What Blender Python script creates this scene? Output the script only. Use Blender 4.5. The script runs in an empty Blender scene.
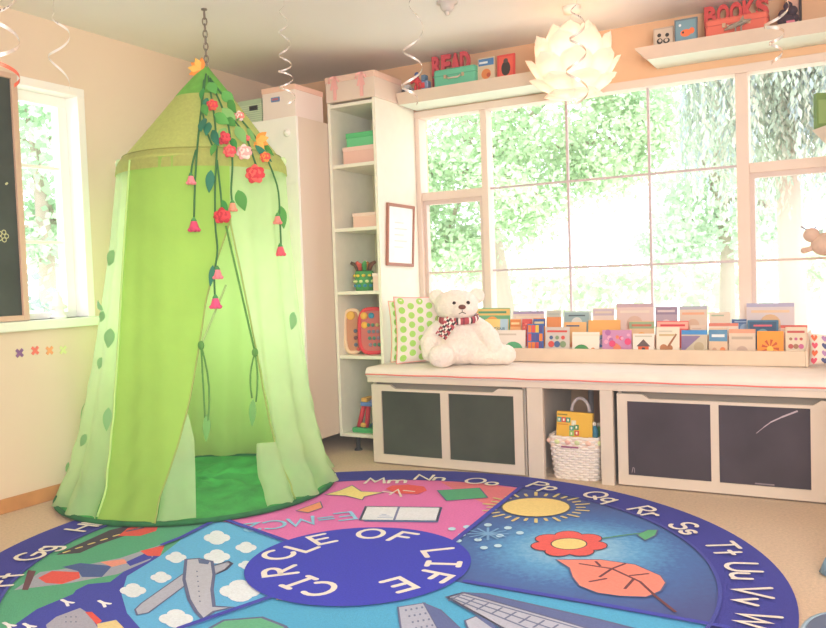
import bpy, bmesh, math, random
from mathutils import Vector, Matrix
random.seed(7)
SC = bpy.context.scene
COL = SC.collection
PI = math.pi

# ------------------------------------------------------------------ camera
F, YAW, PITCH, ROLL, CH = 824.05, 0.5072, 0.0429, -0.0346, 0.9955
W, H = 826, 628
fw = Vector((-math.sin(YAW)*math.cos(PITCH), math.cos(YAW)*math.cos(PITCH), -math.sin(PITCH)))
rt0 = Vector((math.cos(YAW), math.sin(YAW), 0)); up0 = rt0.cross(fw)
rt = rt0*math.cos(ROLL)+up0*math.sin(ROLL); up = -rt0*math.sin(ROLL)+up0*math.cos(ROLL)
CP = Vector((0, 0, CH))
cam = bpy.data.cameras.new('camera'); co = bpy.data.objects.new('camera', cam); COL.objects.link(co)
cam.sensor_width = 36; cam.lens = F*36/W; cam.clip_start = 0.02; cam.clip_end = 200
M = Matrix((rt, up, -fw)).transposed().to_4x4(); M.translation = CP
co.matrix_world = M
SC.camera = co
# survey helpers: measured photo points turned into room coordinates
def ray(x, y): return fw*F + rt*(x-W/2) - up*(y-H/2)
def at_ax(x, y, a, v):
    d = ray(x, y); return CP + d*((v-CP[a])/d[a])
def atX(x, y, v): return at_ax(x, y, 0, v)
def atY(x, y, v): return at_ax(x, y, 1, v)
def atZ(x, y, v=0.0): return at_ax(x, y, 2, v)
def atD(x, y, d): return CP + ray(x, y)*(d/F)

# ------------------------------------------------------------------ materials
def lin(c):
    if isinstance(c, str):
        c = c.lstrip('#'); c = [int(c[i:i+2], 16)/255 for i in (0, 2, 4)]
    else: c = list(c)
    return [x/12.92 if x <= .04045 else ((x+.055)/1.055)**2.4 for x in c[:3]]
MATS = {}
def mat(name, c, rough=.6, var=0.0, scale=20, bump=0.0, bscale=None, metal=0.0, trans=0.0, alpha=1.0, emit=0.0, spec=.3, sheen=0.0, detail=3):
    if name in MATS: return MATS[name]
    m = bpy.data.materials.new(name); m.use_nodes = True
    nt = m.node_tree; nt.nodes.clear()
    out = nt.nodes.new('ShaderNodeOutputMaterial'); b = nt.nodes.new('ShaderNodeBsdfPrincipled')
    col = lin(c)+[1]
    b.inputs['Base Color'].default_value = col; b.inputs['Roughness'].default_value = rough
    b.inputs['Metallic'].default_value = metal; b.inputs['Specular IOR Level'].default_value = spec
    if sheen: b.inputs['Sheen Weight'].default_value = sheen
    if emit:
        b.inputs['Emission Color'].default_value = col; b.inputs['Emission Strength'].default_value = emit
    csock = None
    if var or bump:
        tc = nt.nodes.new('ShaderNodeTexCoord')
    if var:
        n = nt.nodes.new('ShaderNodeTexNoise'); n.inputs['Scale'].default_value = scale; n.inputs['Detail'].default_value = detail
        nt.links.new(tc.outputs['Object'], n.inputs['Vector'])
        hs = nt.nodes.new('ShaderNodeMix'); hs.data_type = 'RGBA'
        hs.inputs[6].default_value = [x*(1-var) for x in col[:3]]+[1]; hs.inputs[7].default_value = [min(1, x*(1+var)) for x in col[:3]]+[1]
        mr = nt.nodes.new('ShaderNodeMapRange'); mr.inputs[1].default_value = .3; mr.inputs[2].default_value = .7
        nt.links.new(n.outputs['Fac'], mr.inputs[0]); nt.links.new(mr.outputs[0], hs.inputs[0])
        csock = hs.outputs[2]; nt.links.new(csock, b.inputs['Base Color'])
    if bump:
        n2 = nt.nodes.new('ShaderNodeTexNoise'); n2.inputs['Scale'].default_value = bscale or scale; n2.inputs['Detail'].default_value = 4
        nt.links.new(tc.outputs['Object'], n2.inputs['Vector'])
        bp = nt.nodes.new('ShaderNodeBump'); bp.inputs['Strength'].default_value = bump; bp.inputs['Distance'].default_value = .01
        nt.links.new(n2.outputs['Fac'], bp.inputs['Height']); nt.links.new(bp.outputs['Normal'], b.inputs['Normal'])
    last = b.outputs[0]
    if trans:
        t = nt.nodes.new('ShaderNodeBsdfTranslucent'); t.inputs['Color'].default_value = col
        if csock: nt.links.new(csock, t.inputs['Color'])
        mx = nt.nodes.new('ShaderNodeMixShader'); mx.inputs[0].default_value = trans
        nt.links.new(last, mx.inputs[1]); nt.links.new(t.outputs[0], mx.inputs[2]); last = mx.outputs[0]
    if alpha < 1:
        t = nt.nodes.new('ShaderNodeBsdfTransparent')
        mx = nt.nodes.new('ShaderNodeMixShader'); mx.inputs[0].default_value = alpha
        nt.links.new(t.outputs[0], mx.inputs[1]); nt.links.new(last, mx.inputs[2]); last = mx.outputs[0]
    nt.links.new(last, out.inputs[0])
    MATS[name] = m
    return m
def flat(c, **k):
    key = 'paint_'+c.lstrip('#')+''.join(f'_{a}{v}' for a, v in k.items())
    return mat(key, c, **k)

# ------------------------------------------------------------------ mesh builder
class MB:
    def __init__(s): s.bm = bmesh.new(); s.mats = []
    def mi(s, m):
        if m not in s.mats: s.mats.append(m)
        return s.mats.index(m)
    def face(s, pts, m=None, smooth=False):
        vs = [s.bm.verts.new(p) for p in pts]
        try: f = s.bm.faces.new(vs)
        except ValueError: return None
        f.material_index = s.mi(m) if m else 0; f.smooth = smooth
        return f
    def box(s, x0, x1, y0, y1, z0, z1, m=None, T=None):
        P = [Vector((x, y, z)) for x in (x0, x1) for y in (y0, y1) for z in (z0, z1)]
        if T: P = [T @ p for p in P]
        v = [s.bm.verts.new(p) for p in P]
        for q in ((0,1,3,2),(4,6,7,5),(0,4,5,1),(2,3,7,6),(0,2,6,4),(1,5,7,3)):
            f = s.bm.faces.new([v[i] for i in q]); f.material_index = s.mi(m) if m else 0
        return s
    def grid(s, fn, nu, nv, m=None, cu=False, cv=False, smooth=True):
        R = []
        for i in range(nu if cu else nu+1):
            R.append([s.bm.verts.new(fn(i/nu, j/nv)) for j in range(nv if cv else nv+1)])
        k = s.mi(m) if m else 0
        for i in range(nu):
            for j in range(nv):
                a, b = R[i], R[(i+1) % len(R)]
                j2 = (j+1) % len(a)
                try:
                    f = s.bm.faces.new([a[j], b[j], b[j2], a[j2]]); f.material_index = k; f.smooth = smooth
                except ValueError: pass
        return s
    def tube(s, pts, r, m=None, n=8, closed=False, caps=True):
        pts = [Vector(p) for p in pts]; rs = r if isinstance(r, (list, tuple)) else [r]*len(pts)
        N = len(pts); rings = []; k = s.mi(m) if m else 0; ref = None
        for i, p in enumerate(pts):
            if closed: t = pts[(i+1) % N]-pts[i-1]
            else: t = pts[min(i+1, N-1)]-pts[max(i-1, 0)]
            t.normalize()
            if ref is None: ref = t.orthogonal().normalized()
            ref = (ref - t*ref.dot(t)); ref = ref.normalized() if ref.length > 1e-6 else t.orthogonal().normalized()
            b = t.cross(ref)
            rings.append([s.bm.verts.new(p+(ref*math.cos(a)+b*math.sin(a))*rs[i]) for a in [2*PI*j/n for j in range(n)]])
        for i in range(N if closed else N-1):
            a, c = rings[i], rings[(i+1) % N]
            for j in range(n):
                f = s.bm.faces.new([a[j], a[(j+1) % n], c[(j+1) % n], c[j]]); f.material_index = k; f.smooth = True
        if caps and not closed:
            for rg in (rings[0][::-1], rings[-1]):
                f = s.bm.faces.new(rg); f.material_index = k
        return s
    def ball(s, c, r, m=None, nu=20, nv=12, T=None):
        c = Vector(c); r = Vector(r) if not isinstance(r, (int, float)) else Vector((r, r, r))
        k = s.mi(m) if m else 0
        def P(a, b):
            p = Vector((math.cos(a)*math.sin(b)*r.x, math.sin(a)*math.sin(b)*r.y, math.cos(b)*r.z))
            return (T @ p if T else p)+c
        top = s.bm.verts.new(P(0, 0)); bot = s.bm.verts.new(P(0, PI))
        R = [[s.bm.verts.new(P(2*PI*i/nu, PI*j/nv)) for i in range(nu)] for j in range(1, nv)]
        fs = []
        for i in range(nu):
            i2 = (i+1) % nu
            fs.append([top, R[0][i], R[0][i2]]); fs.append([bot, R[-1][i2], R[-1][i]])
            for j in range(nv-2): fs.append([R[j][i], R[j+1][i], R[j+1][i2], R[j][i2]])
        for q in fs:
            f = s.bm.faces.new(q); f.material_index = k; f.smooth = True
        return s
    def lathe(s, prof, c=(0,0,0), m=None, n=32, T=None):
        c = Vector(c); k = s.mi(m) if m else 0; R = []
        for r, z in prof:
            ring = []
            for i in range(n):
                p = Vector((r*math.cos(2*PI*i/n), r*math.sin(2*PI*i/n), z))
                ring.append(s.bm.verts.new((T @ p if T else p)+c))
            R.append(ring)
        for j in range(len(R)-1):
            for i in range(n):
                f = s.bm.faces.new([R[j][i], R[j][(i+1) % n], R[j+1][(i+1) % n], R[j+1][i]]); f.material_index = k; f.smooth = True
        for rg in (R[0][::-1], R[-1]):
            if (rg[0].co-rg[1].co).length > 1e-5:
                f = s.bm.faces.new(rg); f.material_index = k
        return s
    def prism(s, pts, d, m=None):
        """closed outline pts extruded by vector d"""
        d = Vector(d); pts = [Vector(p) for p in pts]; k = s.mi(m) if m else 0
        a = [s.bm.verts.new(p) for p in pts]; b = [s.bm.verts.new(p+d) for p in pts]; n = len(pts)
        fs = [a[::-1], b]+[[a[i], a[(i+1) % n], b[(i+1) % n], b[i]] for i in range(n)]
        for q in fs:
            f = s.bm.faces.new(q); f.material_index = k
        return s
    def build(s, name, m=None, parent=None, bevel=0, seg=2, mods=None, fixn=True, loc=None):
        if fixn: bmesh.ops.recalc_face_normals(s.bm, faces=s.bm.faces[:])
        me = bpy.data.meshes.new(name); s.bm.to_mesh(me); s.bm.free()
        for x in (s.mats or [m]): me.materials.append(x)
        o = bpy.data.objects.new(name, me); COL.objects.link(o)
        if parent:
            o.parent = parent
            o.matrix_parent_inverse = parent_inv(parent)
        if bevel:
            b = o.modifiers.new('bevel', 'BEVEL'); b.width = bevel; b.segments = seg; b.limit_method = 'ANGLE'; b.angle_limit = math.radians(40)
        return o
def parent_inv(p): return p.matrix_basis.inverted()
def tag(o, label, cat, group=None, kind=None):
    o['label'] = label; o['category'] = cat
    if group: o['group'] = group
    if kind: o['kind'] = kind
    return o
def thing(name, label, cat, loc=(0,0,0), group=None):
    o = bpy.data.objects.new(name, None); COL.objects.link(o); o.location = loc; o.empty_display_size = .05
    return tag(o, label, cat, group)
def struct(o, label=None):
    o['kind'] = 'structure'
    if label: o['label'] = label
    return o

# ------------------------------------------------------------------ stroke lettering
def arc(cx, cy, rx, ry, a0, a1, n=10):
    return [(cx+rx*math.cos(math.radians(a0+(a1-a0)*i/n)), cy+ry*math.sin(math.radians(a0+(a1-a0)*i/n))) for i in range(n+1)]
GL = {
 'A': (.8, [[(0,0),(.4,1),(.8,0)], [(.15,.36),(.65,.36)]]), 'B': (.65, [[(.1,.5),(.3,.5)]+arc(.32,.25,.33,.25,90,-90)+[(0,0),(0,1)]+arc(.3,.75,.3,.25,90,-70)]),
 'C': (.75, [arc(.45,.5,.45,.5,50,310,14)]), 'D': (.75, [[(0,0),(0,1)]+arc(.2,.5,.55,.5,90,-90)+[(0,0)]]),
 'E': (.62, [[(.62,1),(0,1),(0,0),(.62,0)], [(0,.52),(.5,.52)]]), 'F': (.6, [[(0,0),(0,1),(.6,1)], [(0,.52),(.48,.52)]]),
 'G': (.8, [arc(.45,.5,.45,.5,50,330,14)+[(.84,.45),(.5,.45)]]), 'H': (.72, [[(0,0),(0,1)], [(.72,0),(.72,1)], [(0,.5),(.72,.5)]]),
 'I': (.4, [[(.2,0),(.2,1)], [(0,0),(.4,0)], [(0,1),(.4,1)]]), 'J': (.5, [[(.5,1),(.5,.25)]+arc(.25,.25,.25,.25,0,-180,8)]),
 'K': (.7, [[(0,0),(0,1)], [(.65,1),(0,.45),(.7,0)]]), 'L': (.58, [[(0,1),(0,0),(.58,0)]]),
 'M': (.95, [[(0,0),(.15,1),(.48,.25),(.8,1),(.95,0)]]), 'N': (.75, [[(0,0),(0,1),(.75,0),(.75,1)]]),
 'O': (.9, [arc(.45,.5,.45,.5,90,450,20)]), 'P': (.65, [[(0,0),(0,1)]+arc(.3,.74,.35,.26,90,-90)+[(.1,.48)]]),
 'Q': (.9, [arc(.45,.5,.45,.5,90,450,20), [(.55,.3),(.95,-.08)]]), 'R': (.7, [[(0,0),(0,1)]+arc(.3,.75,.34,.25,90,-90)+[(.1,.5)], [(.28,.44),(.7,0)]]),
 'S': (.65, [arc(.33,.75,.3,.25,30,250,10)+arc(.33,.25,.33,.26,80,-160,10)]), 'T': (.75, [[(.375,0),(.375,1)], [(0,1),(.75,1)]]),
 'U': (.75, [[(0,1),(0,.35)]+arc(.375,.35,.375,.35,180,360,10)+[(.75,1)]]), 'V': (.8, [[(0,1),(.4,0),(.8,1)]]),
 'W': (1.05, [[(0,1),(.27,0),(.52,.75),(.78,0),(1.05,1)]]), 'X': (.7, [[(0,0),(.7,1)], [(0,1),(.7,0)]]),
 'Y': (.7, [[(0,1),(.35,.5),(.7,1)], [(.35,.5),(.35,0)]]), 'Z': (.7, [[(0,1),(.7,1),(0,0),(.7,0)]]),
 'a': (.5, [arc(.25,.27,.25,.27,0,360,14), [(.5,.55),(.5,0)]]), 'b': (.5, [[(0,1),(0,0)], arc(.25,.27,.25,.27,0,360,14)]),
 'c': (.48, [arc(.27,.27,.27,.27,50,310,12)]), 'd': (.5, [[(.5,1),(.5,0)], arc(.25,.27,.25,.27,0,360,14)]),
 'e': (.52, [[(.02,.29),(.52,.29)]+arc(.27,.27,.26,.27,5,310,14)]), 'f': (.4, [arc(.32,.8,.16,.18,60,180,6)+[(.16,0)], [(0,.52),(.36,.52)]]),
 'g': (.5, [arc(.25,.27,.25,.27,0,360,14), [(.5,.55),(.5,-.15)]+arc(.25,-.15,.25,.2,0,-160,8)]), 'h': (.48, [[(0,1),(0,0)], [(0,.3)]+arc(.24,.3,.24,.23,180,0,8)+[(.48,0)]]),
 'i': (.1, [[(.05,.52),(.05,0)], [(.05,.75),(.05,.8)]]), 'j': (.3, [[(.25,.52),(.25,-.15)]+arc(.1,-.15,.15,.15,0,-150,6), [(.25,.75),(.25,.8)]]),
 'k': (.45, [[(0,1),(0,0)], [(.42,.55),(0,.22),(.45,0)]]), 'l': (.1, [[(.05,1),(.05,0)]]),
 'm': (.8, [[(0,.55),(0,0)], [(0,.35)]+arc(.2,.35,.2,.2,180,0,8)+[(.4,0)], [(.4,.35)]+arc(.6,.35,.2,.2,180,0,8)+[(.8,0)]]),
 'n': (.48, [[(0,.55),(0,0)], [(0,.3)]+arc(.24,.3,.24,.23,180,0,8)+[(.48,0)]]), 'o': (.55, [arc(.27,.27,.27,.27,0,360,16)]),
 'p': (.5, [[(0,.55),(0,-.4)], arc(.25,.27,.25,.27,0,360,14)]), 'q': (.5, [[(.5,.55),(.5,-.4)], arc(.25,.27,.25,.27,0,360,14)]),
 'r': (.38, [[(0,.55),(0,0)], [(0,.3)]+arc(.22,.3,.22,.23,180,50,6)]), 's': (.42, [arc(.21,.4,.19,.14,30,250,8)+arc(.21,.14,.21,.15,80,-160,8)]),
 't': (.4, [[(.2,.85),(.2,0)], [(0,.55),(.4,.55)]]), 'u': (.48, [[(0,.55),(0,.22)]+arc(.24,.22,.24,.22,180,360,8)+[(.48,.55)], [(.48,.5),(.48,0)]]),
 'v': (.5, [[(0,.55),(.25,0),(.5,.55)]]), 'w': (.72, [[(0,.55),(.18,0),(.36,.45),(.54,0),(.72,.55)]]), 'x': (.48, [[(0,0),(.48,.55)], [(0,.55),(.48,0)]]),
 'y': (.5, [[(0,.55),(.25,0)], [(.5,.55),(.12,-.4)]]), 'z': (.48, [[(0,.55),(.48,.55),(0,0),(.48,0)]]),
 '=': (.5, [[(0,.62),(.5,.62)], [(0,.36),(.5,.36)]]), '2': (.55, [arc(.27,.72,.26,.27,160,-30,10)+[(0,0),(.55,0)]]), ' ': (.35, []), '+': (.5, [[(0,.5),(.5,.5)], [(.25,.75),(.25,.25)]]),
}
STROKE = [0]
def ribbon(mb, pts, w, m, nrm, jn=8):
    """flat painted stroke along 3-D pts lying in a plane with normal nrm: one mitred strip with round ends"""
    nrm = Vector(nrm).normalized(); pts = [Vector(p) for p in pts]; h = w/2
    P = [pts[0]]
    for p in pts[1:]:
        if (p-P[-1]).length > 1e-6: P.append(p)
    STROKE[0] += 1; P = [p+nrm*(1.5e-5*(STROKE[0] % 4)) for p in P]
    n = len(P)
    if n < 2: return
    closed = n > 3 and (P[0]-P[-1]).length < 1e-5
    if closed: P = P[:-1]; n -= 1
    D = [(P[(i+1) % n]-P[i]).normalized() for i in range(n if closed else n-1)]
    L, R = [], []
    for i in range(n):
        d0 = D[i-1] if (i > 0 or closed) else D[0]; d1 = D[i] if i < len(D) else D[-1]
        s0, s1 = nrm.cross(d0), nrm.cross(d1); mv = s0+s1
        if mv.length < .3: mv = s0
        mv.normalize(); k = h/max(.45, mv.dot(s0))
        L.append(P[i]+mv*k); R.append(P[i]-mv*k)
    for i in range(n if closed else n-1):
        j = (i+1) % n; mb.face([R[i], R[j], L[j], L[i]], m)
    if not closed:
        for p, d, l, r in ((P[0], -D[0], L[0], R[0]), (P[-1], D[-1], R[-1], L[-1])):
            s = d.cross(nrm); mb.face([p+s*h*math.cos(a)+d*h*math.sin(a) for a in [PI*k/6 for k in range(7)]], m)
def write(mb, s, org, u, v, size, w, m, gap=.18, centre=True):
    """strokes of text s; u = reading direction, v = letter-up direction"""
    u = Vector(u).normalized(); v = Vector(v).normalized(); org = Vector(org); n = u.cross(v)
    tot = sum(GL[c][0]+gap for c in s)-gap
    x = -tot/2 if centre else 0
    for c in s:
        for st in GL[c][1]:
            ribbon(mb, [org+u*((x+a)*size)+v*((b-.5)*size) for a, b in st], w, m, n)
        x += GL[c][0]+gap

# ------------------------------------------------------------------ the room
XL, YB, ZC, YF = -3.432, 4.4575, 2.294, 3.769
m_wallL = mat('wall_left_paint', '#e6d2bc', .9, var=.04, scale=1.2, bump=.05, bscale=300)
m_wallB = mat('wall_back_lamp_tint', '#e8be98', .9, var=.03, scale=1.5, bump=.05, bscale=300)  # orange glow of the lotus lamp is put into the whole wall colour
m_ceil = mat('ceiling_paint', '#efece8', .95, var=.03, scale=1.0, bump=.12, bscale=150)
m_carpet = mat('carpet', '#d8c0a6', .98, var=.10, scale=90, bump=.5, bscale=350, detail=6)
m_trim = mat('window_trim_paint', '#e6d3c6', .6, var=.02, scale=6)
m_white = mat('white_paint', '#f4f0ea', .55)
m_cream = mat('cream_paint', '#efe9d9', .55, var=.02, scale=4)
m_cream2 = mat('cream_cabinet', '#decfc0', .55, var=.03, scale=5)
m_wood = mat('oak_baseboard', '#c98f5a', .6, var=.12, scale=8)

def wall_with_hole(name, axis, c, a0, a1, z0, z1, ha0, ha1, hz0, hz1, th, m):
    mb = MB()
    for (p, q, r, s) in ((a0, ha0, z0, z1), (ha1, a1, z0, z1), (ha0, ha1, z0, hz0), (ha0, ha1, hz1, z1)):
        if axis == 'Y': mb.box(p, q, c, c+th, r, s, m)
        else: mb.box(c-th, c, p, q, r, s, m)
    return struct(mb.build(name, m))
WX0, WX1, WZ0, WZ1 = -2.40, -.10, .60, 1.975
LY0, LY1, LZ0, LZ1 = 2.30, 2.83, .862, 1.965
wall_with_hole('wall_back', 'Y', YB, XL-.2, 0.25, -.1, ZC+.1, WX0, WX1, WZ0, WZ1, .12, m_wallB)
wall_with_hole('wall_left', 'X', XL, -1.6, YB+.12, -.1, ZC+.1, LY0, LY1, LZ0, LZ1, .16, m_wallL)
mb = MB(); mb.box(XL-.2, 3, -1.7, YB+.12, -.1, 0, m_carpet); struct(mb.build('floor', m_carpet))
mb = MB(); mb.box(XL-.2, 3, -1.7, YB+.12, ZC, ZC+.1, m_ceil); struct(mb.build('ceiling', m_ceil))
# the right wall runs obliquely from the window corner
RD = Vector((.486, -.874, 0)); RN = Vector((.874, .486, 0)); R0 = Vector((0.0, YB, 0))
mb = MB(); e = R0+RD*7
mb.prism([R0-RD*.15, e, e+RN*.1, R0-RD*.15+RN*.1], (0, 0, ZC), m_wallB); struct(mb.build('wall_right', m_wallB))
mb = MB(); mb.box(XL-.2, 3.6, -1.7, -1.6, 0, ZC, m_wallL); struct(mb.build('wall_front', m_wallL))
mb = MB(); mb.box(XL, XL+.012, -1.6, YB, 0, .066, m_wood); struct(mb.build('baseboard_left', m_wood, bevel=.003))
mb = MB(); mb.box(XL+.012, -2.95, YB-.012, YB, 0, .066, m_wood); struct(mb.build('baseboard_back', m_wood, bevel=.003))

# ---- back window
def window_back():
    t = bpy.data.objects.new('window_1', None); COL.objects.link(t); t.location = (-1.25, YB, WZ0); struct(t, 'wide back window of three bays with tan frames over the reading bench')
    fy0, fy1 = YB-.015, YB+.08
    mb = MB()
    mb.box(WX0-.03, WX0+.015, fy0, fy1, WZ0+.015, WZ1-.012, m_trim); mb.box(WX1-.015, WX1+.03, fy0, fy1, WZ0+.015, WZ1-.012, m_trim)
    mb.box(WX0-.03, WX1+.03, fy0, fy1, WZ1-.012, WZ1+.03, m_trim); mb.box(WX0-.03, WX1+.03, fy0, fy1, WZ0-.03, WZ0+.015, m_trim)
    mb.build('window_frame', m_trim, t, bevel=.004)
    for x0, x1 in ((-1.985, -1.945), (-.583, -.523)):
        mb = MB(); mb.box(x0, x1, YB-.005, fy1, WZ0+.015, WZ1-.012, m_trim); mb.build('mullion', m_trim, t, bevel=.003)
    for x0, x1 in ((WX0+.015, -1.985), (-.523, WX1-.015)):
        mb = MB(); mb.box(x0, x1, YB, fy1, 1.465, 1.515, m_trim); mb.build('transom', m_trim, t, bevel=.003)
        s = MB(); m_s = mat('sash_paint', '#d9c6bd', .5)
        s.box(x0, x0+.022, YB+.01, YB+.05, WZ0+.04, 1.44, m_s); s.box(x1-.022, x1, YB+.01, YB+.05, WZ0+.04, 1.44, m_s)
        s.box(x0, x1, YB+.01, YB+.05, 1.44, 1.465, m_s); s.box(x0, x1, YB+.01, YB+.05, WZ0+.015, WZ0+.04, m_s)
        s.box(x0+.022, x1-.022, YB+.02, YB+.035, 1.02, 1.032, m_s)
        s.build('sash', m_s, t)
    m_mu = mat('muntin_metal', '#c9b9bd', .5)
    mb = MB()
    for x in (-1.4746, -1.024): mb.box(x-.006, x+.006, YB+.03, YB+.05, WZ0+.015, WZ1-.012, m_mu)
    for z in (1.509, 1.027): mb.box(-1.945, -.583, YB+.031, YB+.049, z-.006, z+.006, m_mu)
    mb.build('muntin', m_mu, t)
    g = mat('window_glass', '#ffffff', .02, alpha=.06, spec=.4)
    mb = MB(); mb.face([(WX0, YB+.06, WZ0), (WX1, YB+.06, WZ0), (WX1, YB+.06, WZ1), (WX0, YB+.06, WZ1)], g); mb.build('pane', g, t)
window_back()
# ---- left window
def window_left():
    t = bpy.data.objects.new('window_2', None); COL.objects.link(t); t.location = (XL, 2.6, LZ0); struct(t, 'narrow white window on the left wall beside the chalkboard')
    m = mat('left_window_white', '#fbf9f4', .5)
    mb = MB(); f = .03
    mb.box(XL-.15, XL+.008, LY1-.012, LY1+.03, LZ0, LZ1-.01, m); mb.box(XL-.15, XL+.008, LY0-.03, LY0+.012, LZ0, LZ1-.01, m)
    mb.box(XL-.15, XL+.008, LY0-.03, LY1+.03, LZ1-.01, LZ1+.03, m); mb.build('window_frame', m, t, bevel=.003)
    mb = MB(); y1 = LY1-.012; y0 = LY0+.012
    x0, x1 = XL-.13, XL-.08
    mb.box(x0, x1, y1-.05, y1, LZ0+.03, LZ1-.06, m); mb.box(x0, x1, y0, y0+.04, LZ0+.03, LZ1-.06, m)
    mb.box(x0, x1, y0, y1, LZ1-.06, LZ1-.01, m); mb.box(x0, x1, y0, y1, LZ0, LZ0+.03, m)
    for z in (1.235, 1.6): mb.box(x0+.02, x1-.01, y0+.04, y1-.05, z-.008, z+.008, m)
    mb.build('sash', m, t, bevel=.002)
    g = mat('window_glass', '#ffffff', .02, alpha=.06, spec=.4)
    mb = MB(); xx = XL-.105; mb.face([(xx, y0, LZ0), (xx, y1, LZ0), (xx, y1, LZ1), (xx, y0, LZ1)], g); mb.build('pane', g, t)
    ms = mat('sill_paint', '#eef4e4', .5)
    mb = MB(); mb.box(XL-.15, XL+.05, LY0-.1, LY1+.1, LZ0-.045, LZ0, ms); mb.build('window_sill', ms, t, bevel=.006)
window_left()

# ------------------------------------------------------------------ left wall things
def chalkboard():
    x = XL+.012
    t = thing('chalkboard', 'dark framed chalkboard on the left wall, cut off by the photo edge', 'chalkboard', (x, 2.2, .84))
    m1 = mat('chalk_slate', '#454c46', .8, var=.25, scale=5); m2 = mat('chalkboard_frame', '#d9b9a2', .5)
    y1 = 2.468; y0 = 1.5; z0, z1 = .865, 1.99
    mb = MB(); mb.box(x, x+.012, y0+.02, y1-.03, z0+.02, z1-.02, m1)
    fl = flat('#cfcfa0')
    c = atX(3, 236, x+.0125)
    for k in range(5):
        a = 2*PI*k/5; ribbon(mb, [c+Vector((0, .018*math.cos(a)+.010*math.cos(b), .018*math.sin(a)+.010*math.sin(b))) for b in [2*PI*i/8 for i in range(9)]], .004, fl, (1, 0, 0))
    c = atX(6, 184, x+.0125); ribbon(mb, [c, c+Vector((0, .006, .004))], .01, fl, (1, 0, 0))
    mb.build('slate', m1, t)
    mb = MB()
    for a in ((y1-.03, y1, z0, z1), (y0, y0+.03, z0, z1), (y0+.03, y1-.03, z0, z0+.025), (y0+.03, y1-.03, z1-.025, z1)): mb.box(x, x+.025, *a, m2)
    mb.build('frame', m2, t, bevel=.003)
chalkboard()
def ornament():
    m = mat('overexposed_white', '#ffffff', .4)  # overexposure by the window put into a plain white colour
    c = Vector((XL-.02, 2.665, LZ0))
    mb = MB(); mb.lathe([(0, 0), (.036, 0), (.036, .012), (.026, .02), (.026, .05), (.034, .055), (.034, .065), (.024, .075), (.02, .10), (.012, .115), (.008, .13), (0, .135)], c, m)
    for s in (-1, 1): mb.tube([c+Vector((0, s*.02, .055)), c+Vector((0, s*.045, .055))], .011, m, 10)
    tag(mb.build('window_ornament', m), 'small white hydrant-shaped ornament standing on the left window sill', 'ornament')
ornament()
for px, py, c, nm in ((19.5, 353, '#8a5f95', 'purple'), (35, 350.5, '#ee7a6a', 'red'), (49.5, 350.5, '#f2a873', 'orange'), (63, 350, '#dfe6a2', 'pale yellow-green')):
    p = atX(px, py, XL+.001); mb = MB(); m = flat(c); s = .02
    for d in (1, -1):
        ctr = p; u = Vector((0, d*.7071, .7071)); v = Vector((0, -d*.7071, .7071))
        P = [ctr+u*s*1.15-v*s*.35, ctr+u*s*1.15+v*s*.35, ctr-u*s*1.15+v*s*.35, ctr-u*s*1.15-v*s*.35]
        mb.prism(P, (.002+.0004*d, 0, 0), m)
    tag(mb.build('wall_sticker', m), f'{nm} cross-shaped sticker on the wall below the left window', 'sticker', 'cross stickers under the left window')

# ------------------------------------------------------------------ cabinet and shelf unit
def wardrobe():
    t = thing('wardrobe', 'tall plain white cabinet in the corner behind the green tent', 'cabinet', (-3.0, 4.0, 0))
    x0, x1, y0, y1, z0, z1 = -3.38, -2.742, 3.69, YB-.02, .10, 1.91
    mb = MB(); mb.box(x0, x1, y0+.02, y1, z0, z1, mat('wardrobe_side', '#e2cfc0', .6)); mb.build('carcass', None, t, bevel=.003)
    md = mat('wardrobe_door', '#f6f2ec', .5)
    for a, b in ((x0, (x0+x1)/2-.002), ((x0+x1)/2+.002, x1)):
        mb = MB(); mb.box(a, b, y0, y0+.019, z0, z1, md); d = mb.build('door', md, t, bevel=.003)
        if b == x1:
            c = Vector((b-.06, y0-.012, z1-.09)); mb = MB()
            mb.lathe([(0, -.012), (.018, -.012), (.021, -.006), (.021, 0), (.01, .006), (.008, .012), (0, .012)], c, md, 20, Matrix.Rotation(PI/2, 4, 'X'))
            mb.build('knob', md, d)
    for x in (x0+.05, x1-.05):
        for y in (y0+.08, y1-.06):
            mb = MB(); mb.lathe([(0, 0), (.022, 0), (.018, .1), (0, .1)], (x, y, 0), flat('#3a3634')); mb.build('leg', None, t)
wardrobe()
SX0, SX1, SY0, SY1 = -2.735, -2.412, 3.985, YB-.02
def shelf_unit():
    t = thing('bookcase', 'tall narrow white bookcase between the corner cabinet and the window', 'bookcase', ((SX0+SX1)/2, 4.2, 0))
    th = .02
    ms = mat('bookcase_white', '#eeeadb', .5, var=.02)
    for a, b in ((SX0, SX0+th), (SX1-th, SX1)):
        mb = MB(); mb.box(a, b, SY0, SY1, .085, 2.02, ms); mb.build('side_panel', ms, t, bevel=.002)
    mb = MB(); mb.box(SX0+th, SX1-th, SY1-.012, SY1, .085, 2.02, flat('#efe6cc')); mb.build('back_panel', None, t)
    for z in (2.0, 1.655, 1.29, .925, .552, .095):
        mb = MB(); mb.box(SX0+th, SX1-th, SY0+.003, SY1-.012, z-.01, z+.01, ms); mb.build('shelf', ms, t, bevel=.002)
    mk = flat('#3b3738')
    for x, y in ((-2.64, SY0+.05), (-2.50, SY0+.05), (-2.64, SY1-.06), (-2.50, SY1-.06)):
        mb = MB(); mb.lathe([(0, 0), (.024, 0), (.024, .006), (.013, .015), (.013, .085), (0, .085)], (x, y, 0), mk, 16); mb.build('leg', mk, t)
shelf_unit()
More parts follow.
